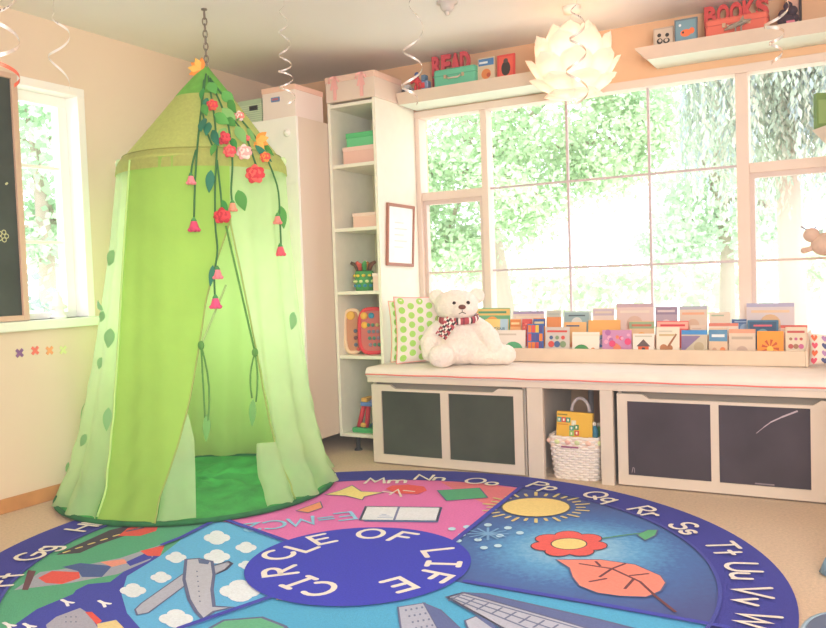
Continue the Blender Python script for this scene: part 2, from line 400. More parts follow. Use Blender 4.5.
def carton(name, label, x0, x1, y0, y1, z0, z1, c, lid=None, lidh=.03, group=None, stripes=None, cat='box', bow=None, plate=None, lc=None):
    t = thing(name, label, cat, ((x0+x1)/2, (y0+y1)/2, z0), group)
    m = flat(c)
    mb = MB(); mb.box(x0+.003, x1-.003, y0+.003, y1-.003, z0, z1-.004, m)
    if stripes:
        n = 9
        for k in range(n):
            z = z0+(z1-lidh-z0)*(k+.5)/n; mb.box(x0+.002, x1-.002, y0+.002, y1-.002, z-.003, z+.003, flat(stripes))
    mb.build('body', m, t, bevel=.002)
    if lid:
        mb = MB(); mb.box(x0, x1, y0, y1, z1-lidh, z1, flat(lid)); mb.build('lid', None, t, bevel=.003)
    if plate:
        cx, cz = (x0+x1)/2+plate[0], z0+(z1-z0)*.6
        mb = MB(); mb.box(cx-.028, cx+.028, y0-.004, y0+.004, cz-.012, cz+.012, flat(plate[1]))
        mb.box(cx-.02, cx+.022, y0-.005, y0, cz-.005, cz+.006, flat(plate[2])); mb.build('label_holder', None, t)
    if bow:
        mbw = flat(bow)
        for fx in (.2, .74):
            cx = x0+(x1-x0)*fx; mb = MB()
            mb.box(cx-.01, cx+.01, y0-.002, y0+.002, z0+.01, z1, mbw)
            for s in (-1, 1):
                mb.grid(lambda a, b, s=s, cx=cx: Vector((cx+s*(.004+.03*math.sin(PI*a)), y0-.006-.012*math.sin(2*PI*a), z1-.02+.012*math.cos(2*PI*a)+(b-.5)*.014)), 12, 2, mbw)
                mb.face([(cx, y0-.006, z1-.024), (cx+s*.012, y0-.006, z1-.02), (cx+s*.028, y0-.006, z1-.075), (cx+s*.014, y0-.006, z1-.08)], mbw)
            mb.build('ribbon_bow', mbw, t)
    return t
carton('storage_box', 'green striped storage box on the corner cabinet, left of the pink one', -3.16, -2.985, 3.70, 4.0, 1.91, 2.045, '#a9bca0', stripes='#c3d1b4', plate=(.03, '#3c3a36', '#211f1e'))
carton('storage_box', 'white and pink lidded storage box on top of the corner cabinet', -2.975, -2.742, 3.692, 3.96, 1.91, 2.085, '#eedcd6', '#eabfae', .03, plate=(-.02, '#6f86b8', '#c06f7c'))
carton('storage_box', 'beige gift box with two pink ribbon bows on top of the bookcase', SX0, SX1+.012, SY0-.015, 4.28, 2.02, 2.165, '#e3cfc0', '#e9c6b4', .035, bow='#f0b3ae')
# things inside the bookcase
carton('storage_box', 'pink box under the green box on the top bookcase shelf', -2.665, -2.435, 4.02, 4.25, 1.665, 1.765, '#e9bdb0', '#efccc0', .025)
carton('storage_box', 'bright green box stacked on the pink box in the bookcase', -2.645, -2.435, 4.03, 4.25, 1.765, 1.845, '#6cc98c', '#58bd7a', .03)
carton('storage_box', 'tan box standing behind the green box in the bookcase', -2.56, -2.44, 4.26, 4.41, 1.665, 1.94, '#dcc3a6')
carton('storage_box', 'low pink box on the second bookcase shelf from the top', -2.62, -2.44, 4.03, 4.27, 1.30, 1.385, '#ecc4b4', '#f0d2c6', .02)
carton('storage_box', 'small pale pink box beside the green toy jar in the bookcase', -2.482, -2.435, 4.0, 4.12, .935, 1.035, '#f0cfc4', '#f3dcd2', .02)
def toy_jar():
    c = Vector((-2.57, 4.06, .935))
    t = thing('toy_jar', 'green patterned jar filled with colourful toy pieces on bookcase shelf', 'jar', c)
    mb = MB(); g = flat('#4f9a58'); y = flat('#e3c64a'); dk = flat('#3a5a46'); rd = flat('#c8564a')
    mb.lathe([(0, 0), (.052, 0), (.056, .03), (.056, .1), (.05, .115), (0, .115)], c, g, 24)
    for k in range(10):
        a = 2*PI*k/10
        for z, m in ((.03, flat('#3f8fae')), (.055, flat('#d6e0a0')), (.088, y)):
            p = c+Vector((.057*math.cos(a+z*9), .057*math.sin(a+z*9), z)); mb.ball(p, (.012, .012, .009), m, 8, 6)
    mb.build('body', g, t)
    for i, (dx, dy, cc) in enumerate(((-.03, -.02, '#5d4a3c'), (-.005, -.03, '#c8564a'), (.02, -.03, '#4f9a58'), (.035, 0, '#7b4f38'), (0, .02, '#d3863e'))):
        mb = MB(); m = flat(cc); p = c+Vector((dx, dy, .115)); mb.tube([p, p+Vector((dx*.3, dy*.3, .035)), p+Vector((dx*1.2, dy, .05))], [.012, .015, .009], m, 8); mb.build('toy_piece', m, t)
toy_jar()
def board_toy(name, label, cx, y, z, w, h, ring, inner, ang, knobs, cat='toy'):
    """an upright board toy with a tubular rim leaning in the shelf"""
    t = thing(name, label, cat, (cx, y, z))
    T = Matrix.Translation((cx, y, z)) @ Matrix.Rotation(ang, 4, 'Z') @ Matrix.Rotation(-.12, 4, 'X')
    def outline(f):
        return [Vector((math.copysign(abs(math.cos(a))**.55, math.cos(a))*w/2*f, 0, h/2+math.copysign(abs(math.sin(a))**.6, math.sin(a))*h/2*f)) for a in [2*PI*i/32 for i in range(32)]]
    mb = MB(); m = flat(inner); mb.prism([T @ (p+Vector((0, .006, 0))) for p in outline(.9)], T.to_3x3() @ Vector((0, .016, 0)), m); mb.build('panel', m, t)
    mb = MB(); m = flat(ring); mb.tube([T @ (p+Vector((0, .012, 0))) for p in outline(.93)], .012, m, 8, closed=True); mb.build('rim', m, t)
    for x, zz, r, c in knobs:
        mb = MB(); m = flat(c); p = T @ Vector((x*w, .002, zz*h)); mb.ball(p, (r, .008, r), m, 14, 8, Matrix.Rotation(ang, 3, 'Z')); mb.build('knob', m, t)
    return t
kn = [(-.3, .82, .022, '#e8b24e'), (-.05, .82, .018, '#3f8fae'), (-.28, .62, .02, '#f0b54a')]
rnd = random.Random(3)
for r in range(4):
    for k in range(4): kn.append((-.15+.15*k+.02*r, .62-.14*r, .011, ['#7f8f9a', '#5c8f7a', '#c9b27a', '#a08a9c'][rnd.randrange(4)]))
board_toy('activity_board', 'red rimmed activity board toy with colourful buttons in the bookcase', -2.528, 4.055, .565, .175, .275, '#e0464e', '#c96c66', .35, kn)
board_toy('activity_board', 'cream rimmed toy board with yellow disc left of the red one', -2.662, 4.055, .565, .10, .27, '#f1cfae', '#c58a66', .55, [(-.1, .84, .026, '#e8b24e'), (.15, .5, .012, '#6a7686'), (.15, .35, .012, '#8a5c5c'), (.15, .2, .012, '#6a7686'), (.3, .1, .012, '#d8584e')])
mb = MB(); m = flat('#4aa2c4'); mb.box(-2.441, -2.433, 4.0, 4.16, .562, .68, m); mb.box(-2.4415, -2.4325, 4.0, 4.16, .60, .63, flat('#7cc25e'))
tag(mb.build('picture_book', m, bevel=.002), 'thin blue and green book beside the red activity board', 'book')
def play_house():
    x0, x1, y, z = -2.67, -2.445, 4.08, .105
    t = thing('toy_playset', 'red and blue plastic toy playset on a green base, bottom bookcase shelf', 'toy', (-2.54, y, z))
    mb = MB(); mb.box(x0, x1, y-.06, y+.10, z, z+.03, flat('#4fae6c')); mb.build('base', None, t, bevel=.006)
    mb = MB(); m = flat('#d9434f')
    for a, b in ((x0+.03, x0+.06), (x0+.085, x0+.09)): mb.tube([(a, y-.03, z+.03), (b+.005, y-.02, z+.16)], .014, m, 8)
    mb.tube([(x1-.03, y-.03, z+.03), (x1-.045, y-.02, z+.16)], .014, m, 8); mb.build('tower', m, t)
    mb = MB(); mb.box(x0+.05, x1-.01, y-.04, y+.05, z+.155, z+.18, flat('#6c8fd0')); mb.box(x0+.06, x0+.1, y-.045, y+.04, z+.18, z+.205, flat('#e9b25e')); mb.build('platform', None, t, bevel=.004)
    mb = MB(); mb.prism([(x0+.1, y-.03, z+.18), (x1, y-.03, z+.18), (x1-.03, y-.03, z+.25)], (0, .07, 0), flat('#7f86b8')); mb.ball((x1-.03, y, z+.255), .014, flat('#d9434f'), 10, 8); mb.build('roof', None, t)
    mb = MB(); mb.grid(lambda a, b: Vector((x0+.11+.06*a, y-.055+.03*b, z+.035+.045*math.sin(a*PI/2))), 8, 2, flat('#4a90d0')); mb.build('slide', None, t)
    mb = MB(); mb.ball((x0+.07, y-.045, z+.045), (.02, .014, .015), flat('#eab45a'), 10, 8); mb.build('figure', None, t)
play_house()
def wall_picture():
    x = SX1
    t = thing('framed_print', 'brown framed white print hanging on the side of the bookcase', 'picture', (x, 4.19, 1.25))
    P = [atX(px, py, x) for px, py in ((386, 202.5), (413, 206.5), (412, 267), (385.5, 265.5))]
    # slightly swung clear of the panel at its far edge
    mf = mat('frame_brown', '#a5705c', .45); c = sum(P, Vector())/4
    q = [c+(p-c)*.90 for p in P]
    mb = MB(); mb.prism([p+Vector((.002, 0, 0)) for p in q], (.006, 0, 0), mat('print_paper', '#eef0ea', .3, var=.05, scale=9))
    for k in range(5):
        a = q[0]+(q[3]-q[0])*(.28+.11*k)+(q[1]-q[0])*.25; b = a+(q[1]-q[0])*(.5 if k % 2 else .35)
        ribbon(mb, [a+Vector((.0085, 0, 0)), b+Vector((.0085, 0, 0))], .006, flat('#cfd2cc'), (1, 0, 0))
    mb.build('print', None, t)
    mb = MB()
    for i in range(4):
        a, b, c1, d = P[i], P[(i+1) % 4], q[(i+1) % 4], q[i]; mb.prism([a, b, c1, d], (.015, 0, 0), mf)
    mb.build('frame', mf, t, bevel=.002)
wall_picture()

# ------------------------------------------------------------------ bench
BX1 = -.045
def bench():
    t = thing('bench', 'long pale wooden bench top under the window', 'bench', (-1.2, 4.1, .455))
    mb = MB(); mb.box(-2.385, BX1, YF-.012, YB-.02, .445, .475, m_cream2); mb.build('board', m_cream2, t, bevel=.003)
    p = thing('bench_cushion', 'long off-white bench cushion with thin red piping', 'cushion', (-1.2, 4.1, .475))
    mc = mat('cushion_canvas', '#ebe0d6', .9, var=.03, scale=12, bump=.1, bscale=200)
    x0, x1, y0, y1, z0, z1 = -2.388, BX1, YF-.02, YB-.03, .475, .525
    def prof(a, b):
        x = x0+(x1-x0)*a
        # rounded cushion section walked b = 0..1 from lower front over the top to the lower back
        S = [(y0+.004, z0), (y0-.002, z0+.012), (y0-.003, z0+.03), (y0+.006, z1-.008), (y0+.022, z1), ((y0+y1)/2, z1+.002), (y1, z1), (y1, z0)]
        k = b*(len(S)-1); i = min(int(k), len(S)-2); f = k-i
        y = S[i][0]*(1-f)+S[i+1][0]*f; z = S[i][1]*(1-f)+S[i+1][1]*f
        return Vector((x, y, z+.0015*math.sin(x*9)*(z > z0+.01)))
    mb = MB(); mb.grid(prof, 60, 14, mc); [mb.face([prof(e_, k/14) for k in range(15)], mc) for e_ in (0, 1)]; mb.build('pad', mc, p)
    mb = MB(); mr = flat('#e8796c'); mb.tube([(x0+(x1-x0)*i/60, y0-.004, z0+.0135+.0012*math.sin(i*.7)) for i in range(61)], .0035, mr, 6)
    o = mb.build('piping', mr, p); o['label'] = 'thin red piping'
bench()
m_cb = mat('storage_face', '#d8cabb', .55, var=.03, scale=5)
def bench_cabinet(x0, x1, px0, px1, px2, px3, label, col):
    t = thing('storage_cabinet', label, 'cabinet', ((x0+x1)/2, 4.1, 0))
    y0, y1 = YF, YB-.05
    mb = MB()
    mb.box(x0, x0+.018, y0+.03, y1, 0, .445, m_cb); mb.box(x1-.018, x1, y0+.03, y1, 0, .445, m_cb)
    mb.box(x0+.018, x1-.018, y1-.015, y1, 0, .445, m_cb); mb.box(x0+.018, x1-.018, y0+.03, y1-.015, 0, .02, m_cb)
    mb.box(x0+.018, x1-.018, y0+.035, y0+.05, .40, .445, mat('shadow_gap_grey', '#8f867c', .7))  # strip coloured darker to paint the shade behind the finger cut-out
    mb.build('carcass', m_cb, t, bevel=.002)
    zt, zb = .398, .055
    d0, d1 = x0+.004, x1-.004
    # door frame with the finger cut-out along its top edge
    top = [(d0, .432), (d0+.115, .432), (d0+.145, .412), (d1-.16, .412), (d1-.13, .432), (d1, .432)]
    mb = MB()
    mb.prism([Vector((a, y0, b)) for a, b in [(d0, zt)]+top+[(d1, zt)]], (0, .022, 0), m_cb)
    mb.box(d0, px0, y0, y0+.022, .008, zt, m_cb); mb.box(px3, d1, y0, y0+.022, .008, zt, m_cb)
    mb.box(px1, px2, y0, y0+.022, .008, zt, m_cb)
    mb.box(px0, px1, y0, y0+.022, .008, zb, m_cb); mb.box(px2, px3, y0, y0+.022, .008, zb, m_cb)
    d = mb.build('door', m_cb, t)
    for a, b in ((px0, px1), (px2, px3)):
        mb = MB(); mb.box(a, b, y0+.008, y0+.016, zb, zt, col)
        if label.startswith('right') and a == px2:
            w = flat('#b9aab4'); P = [(.42, .66), (.50, .74), (.58, .81), (.7, .88), (.86, .96)]
            for i in range(4): ribbon(mb, [Vector((a+(b-a)*q[0], y0+.0078, zb+(zt-zb)*q[1])) for q in P[i:i+2]], 0.002+.0017*i, w, (0, -1, 0))
            ribbon(mb, [Vector((a+(b-a)*q, y0+.0078, zb+.008)) for q in (.4, .6)], .006, flat('#8d8088'), (0, -1, 0))
        if label.startswith('right') and a == px0:
            ribbon(mb, [Vector((a+.015+.012*q, y0+.0078, zb+.012+r)) for q, r in ((0, 0), (.4, .022), (.9, .02), (1, 0))], .003, flat('#9a8d96'), (0, -1, 0))
        mb.build('chalkboard_panel', col, d)
bench_cabinet(-2.372, -1.492, -2.308, -1.951, -1.905, -1.545, 'left storage cabinet under the bench with two dark chalkboard panels', mat('slate_green', '#43483e', .8, var=.22, scale=4))
bench_cabinet(-1.035, BX1-.002, -.985, -.619, -.585, -.222, 'right storage cabinet under the bench with chalk streak on its panel', mat('slate_purple', '#453c45', .8, var=.2, scale=4))
for x0, x1, lb in ((-1.472, -1.391, 'pale wooden post between left cabinet and the basket niche'), (-1.110, -1.049, 'pale wooden post between the basket niche and right cabinet')):
    mb = MB(); mb.box(x0, x1, YF-.008, YF+.02, 0, .445, m_cb)
    mb.box(x0, x0+.016, YF+.02, YB-.06, 0, .445, m_cb)
    tag(mb.build('bench_post', m_cb, bevel=.002), lb, 'post')
mb = MB(); mp = flat('#a7a5ae'); mb.tube([(-1.30, 4.25, 0), (-1.30, 4.25, .445)], .014, mp, 10); tag(mb.build('support_pipe', mp), 'thin grey upright pipe at the back of the basket niche', 'pipe')
def basket():
    cx, cy = -1.252, 3.885
    t = thing('wicker_basket', 'white woven wicker basket with lace rim in the bench niche', 'basket', (cx, cy, 0))
    m = mat('white_wicker', '#eee4dc', .8)
    def rr(a, z, k=0):
        sx, sy = .104+.020*z/.2, .085+.016*z/.2
        c, s = math.cos(a), math.sin(a)
        q = (abs(c)**5+abs(s)**5)**(-1/5)
        return Vector((cx+sx*q*c*(1+k), cy+sy*q*s*(1+k), z))
    mb = MB(); n = 96
    rows = 17
    for j in range(rows):
        z = .006+.2*j/(rows-1)
        mb.tube([rr(2*PI*i/n, z, .045*math.cos(PI*(i//3+j))) for i in range(n)], .0072, m, 6, closed=True)
    for i in range(0, n, 3):
        a = 2*PI*(i+.5)/n; mb.tube([rr(a, 0), rr(a, .2)], .004, m, 5)
    mb.build('body', m, t)
    mb = MB(); mb.grid(lambda a, b: rr(2*PI*a, .205-.045*b, .06+.018*math.sin(a*2*PI*24)), 192, 3, mat('lace_rim', '#efd9c8', .9), cu=True); mb.build('lace_rim', None, t)
    for i in range(18):
        a = 2*PI*i/18; mb = MB()
        mb.ball(rr(a, .186, .09), (.014, .007, .012), flat(['#d8e0a4', '#eab6a8', '#c8d0a0', '#f0c6b4'][i % 4]), 8, 6)
        mb.build('fabric_flower', None, t)
    mb = MB(); ml = flat('#8f4f78'); p = rr(-PI/2, .165, .08)
    mb.box(cx-.055, cx+.03, p.y-.006, p.y-.002, .16, .167, ml); mb.build('rim_stitching', ml, t)
    mb = MB(); mh = mat('wicker_handle', '#cbbfc0', .8)
    mb.tube([(cx+.0+.045*math.cos(a), cy+.03, .31+.07*math.sin(a)) for a in [PI*i/14 for i in range(15)]], .008, mh, 8)
    for s in (-1, 1): mb.tube([(cx+s*.045, cy+.03, .31), (cx+s*.045, cy+.04, .20), (cx+s*.06, cy+.075, .17)], .006, mh, 6)
    mb.build('handle', mh, t)
    mb = MB(); mb.box(cx-.1, cx+.1, cy-.08, cy+.08, .003, .012, m); mb.build('bottom', m, t)
    # what it holds
    t = thing('yellow_box', 'yellow box with small coloured letter blocks sticking out of the basket', 'box', (cx-.02, cy-.03, .1))
    T = Matrix.Translation((cx-.018, cy-.045, .07)) @ Matrix.Rotation(.03, 4, 'Y') @ Matrix.Rotation(-.05, 4, 'X')
    my = flat('#eebb45')
    mb = MB(); mb.box(-.09, .09, 0, .03, 0, .25, my, T); mb.build('body', my, t, bevel=.002)
    mb = MB()
    for x, z, c in ((-.075, .21, '#6fae9c'), (-.052, .21, '#d8584e'), (-.03, .21, '#4f9a78'), (-.012, .172, '#4fa08e'), (.012, .178, '#4f8f5c'), (-.002, .198, '#e8e2c8'), (.014, .15, '#cf5a4a'), (-.012, .146, '#8fc06a')):
        mb.box(x-.011, x+.011, -.003, .002, z-.012, z+.012, flat(c), T); mb.box(x-.004, x+.004, -.0042, .001, z-.006, z+.006, flat('#f2f0dc'), T)
    mb.box(-.085, -.03, -.002, .002, .185, .19, flat('#d8953a'), T); mb.box(-.085, -.035, -.002, .002, .232, .238, flat('#9a8a3c'), T)
    mb.build('letter_blocks', None, t)
    for i, (x, y, z, c, lb) in enumerate(((cx+.088, cy-.02, .20, '#3f7f9c', 'blue'), (cx+.1, cy+.02, .19, '#4f9a58', 'green'))):
        mb = MB(); m = flat(c); mb.tube([(x-.01, y, z-.1), (x, y, z+.03), (x-.006, y, z+.06)], [.012, .014, .007], m, 10)
        mb.ball((x-.006, y, z+.065), .011, flat('#e9e2d4'), 10, 8)
        tag(mb.build('marker', m), f'{lb} marker poking out of the basket beside the yellow box', 'marker')
basket()

# ------------------------------------------------------------------ book rack and books
RX0, RX1 = -1.915, -.262
def rack():
    t = thing('book_rack', 'low pale wooden tiered book rack along the window sill', 'rack', (-1.1, 4.3, .527))
    m = mat('rack_wood', '#dec8b0', .6, var=.06, scale=6)
    z = .529
    mb = MB(); mb.box(RX0, RX1, 4.155, 4.17, z, .60, m); mb.build('front_lip', m, t, bevel=.003)
    mb = MB(); mb.box(RX0, RX1, 4.17, 4.245, z, .537, m); mb.box(RX0, RX1, 4.245, 4.32, z, .60, m); mb.box(RX0, RX1, 4.32, 4.425, z, .66, m); mb.build('steps', m, t)
    for x in (RX0-.012, RX1):
        mb = MB(); mb.prism([(x, 4.153, z), (x, 4.153, .605), (x, 4.25, .64), (x, 4.33, .67), (x, 4.43, .68), (x, 4.43, z)], (.012, 0, 0), m); mb.build('end_panel', m, t, bevel=.002)
rack()
def book(px0, px1, pyt, row, cols, motif, label, tilt=.10):
    yb, zb = ((4.186, .537), (4.262, .60), (4.345, .66))[row]
    pm = (px0+px1)/2
    yy = yb+.02
    a = atY(px0+.6, pyt, yy); b = atY(px1-.6, pyt, yy)
    w = b.x-a.x; zt = (a.z+b.z)/2; h = (zt-zb)/math.cos(tilt); x0 = a.x
    rr = random.Random(int(px0*7+row))
    th = rr.uniform(.006, .011)
    T = Matrix.Translation((x0, yb, zb)) @ Matrix.Rotation(rr.uniform(-.02, .02), 4, 'Z') @ Matrix.Rotation(-tilt, 4, 'X')
    mc = flat(cols[0]); mb = MB(); pg = flat('#f0eade')
    mb.box(0, w, 0, .0015, 0, h, mc, T); mb.box(0, w, th-.0015, th, 0, h, mc, T); mb.box(0, .0015, .0015, th-.0015, 0, h, mc, T)
    mb.box(.0015, w-.003, .0015, th-.0015, .003, h-.003, pg, T)
    k = [0]
    def rect(u0, u1, v0, v1, c):
        k[0] += 1; y = -.0002-.00025*k[0]
        mb.face([T @ Vector((u*w, y, v*h)) for u, v in ((u0, v0), (u1, v0), (u1, v1), (u0, v1))], flat(c))
    def poly(P, c):
        k[0] += 1; y = -.0002-.00025*k[0]
        mb.face([T @ Vector((u*w, y, v*h)) for u, v in P], flat(c))
    def disc(u, v, r, c, n=16, sq=1.0):
        k[0] += 1; y = -.0002-.00025*k[0]
        mb.face([T @ Vector((u*w+r*w*math.cos(2*PI*i/n), y, v*h+r*w*sq*math.sin(2*PI*i/n))) for i in range(n)], flat(c))
    c1 = cols[1] if len(cols) > 1 else '#888888'; c2 = cols[2] if len(cols) > 2 else c1; c3 = cols[3] if len(cols) > 3 else c2
    lo = 0.0 if row else .28
    if motif == 'arch':
        disc(.35, lo+.02, .30, c1, 20, .9); disc(.35, lo-.02, .12, cols[0]); disc(.78, lo+.1, .08, c2); rect(0, 1, .86, .93, '#e8dfd0')
    elif motif == 'hill':
        disc(.6, lo+.05, .32, c1, 18, .8); rect(.1, .7, .82, .88, c2)
    elif motif == 'patch':
        for i in range(4):
            for j in range(4): rect(.04+.24*i, .25+.24*i, .04+.24*j, .25+.24*j, cols[1+(i*3+j*2+rr.randrange(2)) % (len(cols)-1)])
    elif motif == 'flowers':
        for i in range(16): disc(rr.uniform(.1, .9), rr.uniform(.15, .92), rr.uniform(.05, .12), cols[1+i % (len(cols)-1)], 10)
    elif motif == 'house':
        poly([(.25, lo+.02), (.75, lo+.02), (.75, lo+.28), (.25, lo+.28)], c1); poly([(.17, lo+.26), (.83, lo+.26), (.5, lo+.52)], c2); rect(.43, .58, lo+.02, lo+.22, c3); rect(.1, .9, .88, .93, '#c9c2b0')
    elif motif == 'guitar':
        disc(.32, lo+.12, .17, c1); disc(.58, lo+.12, .14, c1); poly([(.5, lo+.2), (.55, lo+.14), (.9, lo+.5), (.85, lo+.54)], c2); rect(.12, .8, .74, .80, c3); rect(.1, .7, .85, .9, '#cfc6b6')
    elif motif == 'split':
        rect(0, 1, .86, 1, c1); poly([(0, lo), (0, .82), (.75, .82)], c2); disc(.68, lo+.2, .2, c3)
    elif motif == 'band':
        rect(0, 1, .62, .95, c1); disc(.3, lo+.1, .12, c2); disc(.75, lo+.1, .15, c3); rect(.15, .85, .74, .82, '#dfe6ea')
    elif motif == 'figures':
        for i, u in enumerate((.25, .5, .75)): disc(u, lo+.2, .13, cols[1+i % (len(cols)-1)]); disc(u, lo+.4, .08, cols[1+(i+1) % (len(cols)-1)])
        rect(.08, .92, .84, .9, c1)
    elif motif == 'burst':
        for i in range(9):
            a_ = 2*PI*i/9; poly([(.5, .5), (.5+.34*math.cos(a_-.16), .45+.3*math.sin(a_-.16)), (.5+.34*math.cos(a_+.16), .45+.3*math.sin(a_+.16))], c1)
        disc(.5, .45, .13, c2)
    elif motif == 'title':
        rect(0, 1, .72, .97, c1); rect(.1, .9, .8, .88, c2); disc(.5, .4, .2, c3)
    elif motif == 'top':
        rect(0, 1, .88, 1, c1); rect(.1, .9, .70, .78, c2); disc(.5, .35, .22, c3)
    elif motif == 'word':
        rect(.0, .62, .0, .3, c1); rect(.66, 1, 0, 1, c2); disc(.8, .3, .1, c3)
        n = MATS['paint_3a6a8a'] if 'paint_3a6a8a' in MATS else flat('#3a6a8a')
        T3 = T.to_3x3(); write(mb, 'Curious', T @ Vector((.52*w, -.0012, .68*h)), T3 @ Vector((1, 0, 0)), T3 @ Vector((0, 0, 1)), .022, .0028, n)
    elif motif == 'tunnel':
        disc(.55, .1, .42, c1, 22, .75); disc(.55, .1, .3, c2, 18, .75); disc(.45, .2, .1, c3)
    elif motif == 'frame':
        rect(.06, .94, .06, .94, c1); disc(.5, .5, .2, c2); rect(.2, .8, .78, .84, c3)
    grp = ('books in the front row of the rack', 'books in the middle row of the rack', 'books in the back row of the rack')[row]
    tag(mb.build('picture_book', mc, fixn=False), label, 'book', grp)
FR = [
 (496,526,330,['#e9ded2','#5fae7c','#cdbfae'],'hill','pale picture book with green mound beside the bear paw, front row'),
 (527,544,324,['#3f78b8','#e8c04a','#d8564e','#e8843e','#5a5a9a'],'patch','narrow blue, red and yellow chequered book in the front row'),
 (545,570,327,['#cfc6c0','#d8564e','#4f6a9a','#8aa07c'],'figures','grey book with red and blue figures right of the chequered book'),
 (572,600,332,['#efe6da','#4f9a5e','#d88a4e'],'arch','white book with a green arch shape in the front row'),
 (602,632,330,['#c98fb8','#e6a8c4','#b070a8','#e88a6a','#e0507e'],'flowers','purple book covered in pink flowers in the front row'),
 (632.5,655,333.5,['#ece2d8','#e0683e','#6a5a5a','#4a4448'],'house','white book with a little orange house on its cover'),
 (656,680,327,['#e8dccb','#b98058','#a06a48','#cdb48a'],'guitar','cream book with a brown stringed instrument on its cover'),
 (681,708,330,['#c8bca6','#4a8fcc','#8a789c','#b8a88c'],'split','blue topped book with a purple diagonal, front row'),
 (708.5,728,328,['#dcc0a4','#5f8fb4','#c8a088','#e08a5c'],'band','book with a blue title band and tan lower half'),
 (728.5,756,329,['#d9c4b0','#e0a084','#b8a898','#c4ab9c'],'top','beige and grey book left of the bright orange book'),
 (756.5,784,331,['#ee9a3e','#c85a34','#f4c65a'],'burst','bright orange book with a dark red star pattern'),
 (785,807,327,['#dccdb6','#c4605a','#a87a5e','#c86a94'],'figures','beige book with red figures at the right end of the front row'),
]
MR = [
 (485,509,319,['#f3d284','#e8a85a','#b4cfe0','#d8786a'],'word','yellow book lettered Curious beside the bear'),
 (510,521.5,319,['#efb078','#e08a4e','#f4d2a0'],'title','narrow tan-orange book in the middle row'),
 (522,532.5,319,['#e0605a','#f0a090','#c8484a'],'flowers','narrow red book in the middle row'),
 (533,546,318,['#e8985a','#4f6aa8','#e9d2a0','#c8584e'],'title','narrow orange book with a blue title in middle row'),
 (546.5,562,317,['#e8955e','#4a5588','#e0685a'],'tunnel','orange book with dark blue round picture, middle row'),
 (564,587,322,['#eab87e','#e88a5a','#5a6a8a'],'hill','tan-orange book behind the green arch book'),
 (588,621,320,['#f0b46a','#8aa8b8','#5f7ab8','#b0a8c0'],'tunnel','yellow-orange book with a blue rounded window picture'),
 (629,655,321,['#e3c09a','#9ab08c','#c8705a','#e8a85a'],'title','tan book with green title bar behind the house book'),
 (657,689,321,['#e8605e','#f4b0a0','#d84a54','#e89a8a'],'title','red topped wide book in the middle row'),
 (690,707,325,['#e3cdbc','#c8587a','#d8b8a8'],'hill','pale book with a pink spot in the middle row'),
 (708,739,323,['#ecd8ca','#e08878','#f0e4da','#c8a8a0'],'top','pale pink book with a red top edge, middle row'),
 (747,779,320,['#4f7a98','#45607e','#78a0a8','#d86a78'],'frame','dark teal-blue book behind the bright orange book'),
 (780,808,325,['#e8c4b4','#d8685e','#efdcd0','#c8b0a8'],'top','cream book with red top edge at right end of middle row'),
]
RR = [
 (475,511,308,['#74b48c','#e8c47a','#5a9a7a','#e8a05e'],'title','green book with a yellow title right behind the bear'),
 (513,545,311,['#ded0cc','#a89ac0','#e8dccc','#cfc4bc'],'top','cream book with a lavender top edge, back row'),
 (546,562,310,['#dfe0da','#c8cfc8','#b8c4c0'],'title','narrow pale grey book in the back row'),
 (563,592,311,['#c4d4d4','#9fbcc4','#e0e4e0','#5a6a78'],'frame','pale teal book in the back row'),
 (592.5,615,308,['#e6d6d0','#c8b8c8','#dcccc0'],'title','pale pinkish book beside the teal one, back row'),
 (616,654,303.5,['#dfc8c4','#c4a8b4','#e8d8cc','#d8b8a8'],'top','tall dusty pink book in the back row'),
 (655,678,306.5,['#b8a8b8','#9a8aa4','#d8c8cc'],'title','mauve grey book in the back row'),
 (679,708,306,['#dccabb','#b4b4c4','#e8b08e','#d8b8a0'],'top','tan book with a blue-grey top edge, back row'),
 (709,731,312,['#e3d3c2','#d8c0ac','#a8b8a0'],'hill','plain beige book with pale green spot, back row'),
 (731.5,760,319,['#6a86b0','#4f6a9a','#9ab0cc'],'title','low blue book behind the grey and orange books'),
 (746,795,303,['#d8ccd0','#b4b0cc','#e8c8a8','#e0b890'],'top','wide cream book with lavender top, back row right'),
 (0,0,0,None,None,None),
]
for b_ in FR: book(*b_[:3], 0, *b_[3:])
for b_ in MR: book(*b_[:3], 1, *b_[3:])
for b_ in RR:
    if b_[3]: book(*b_[:3], 2, *b_[3:])

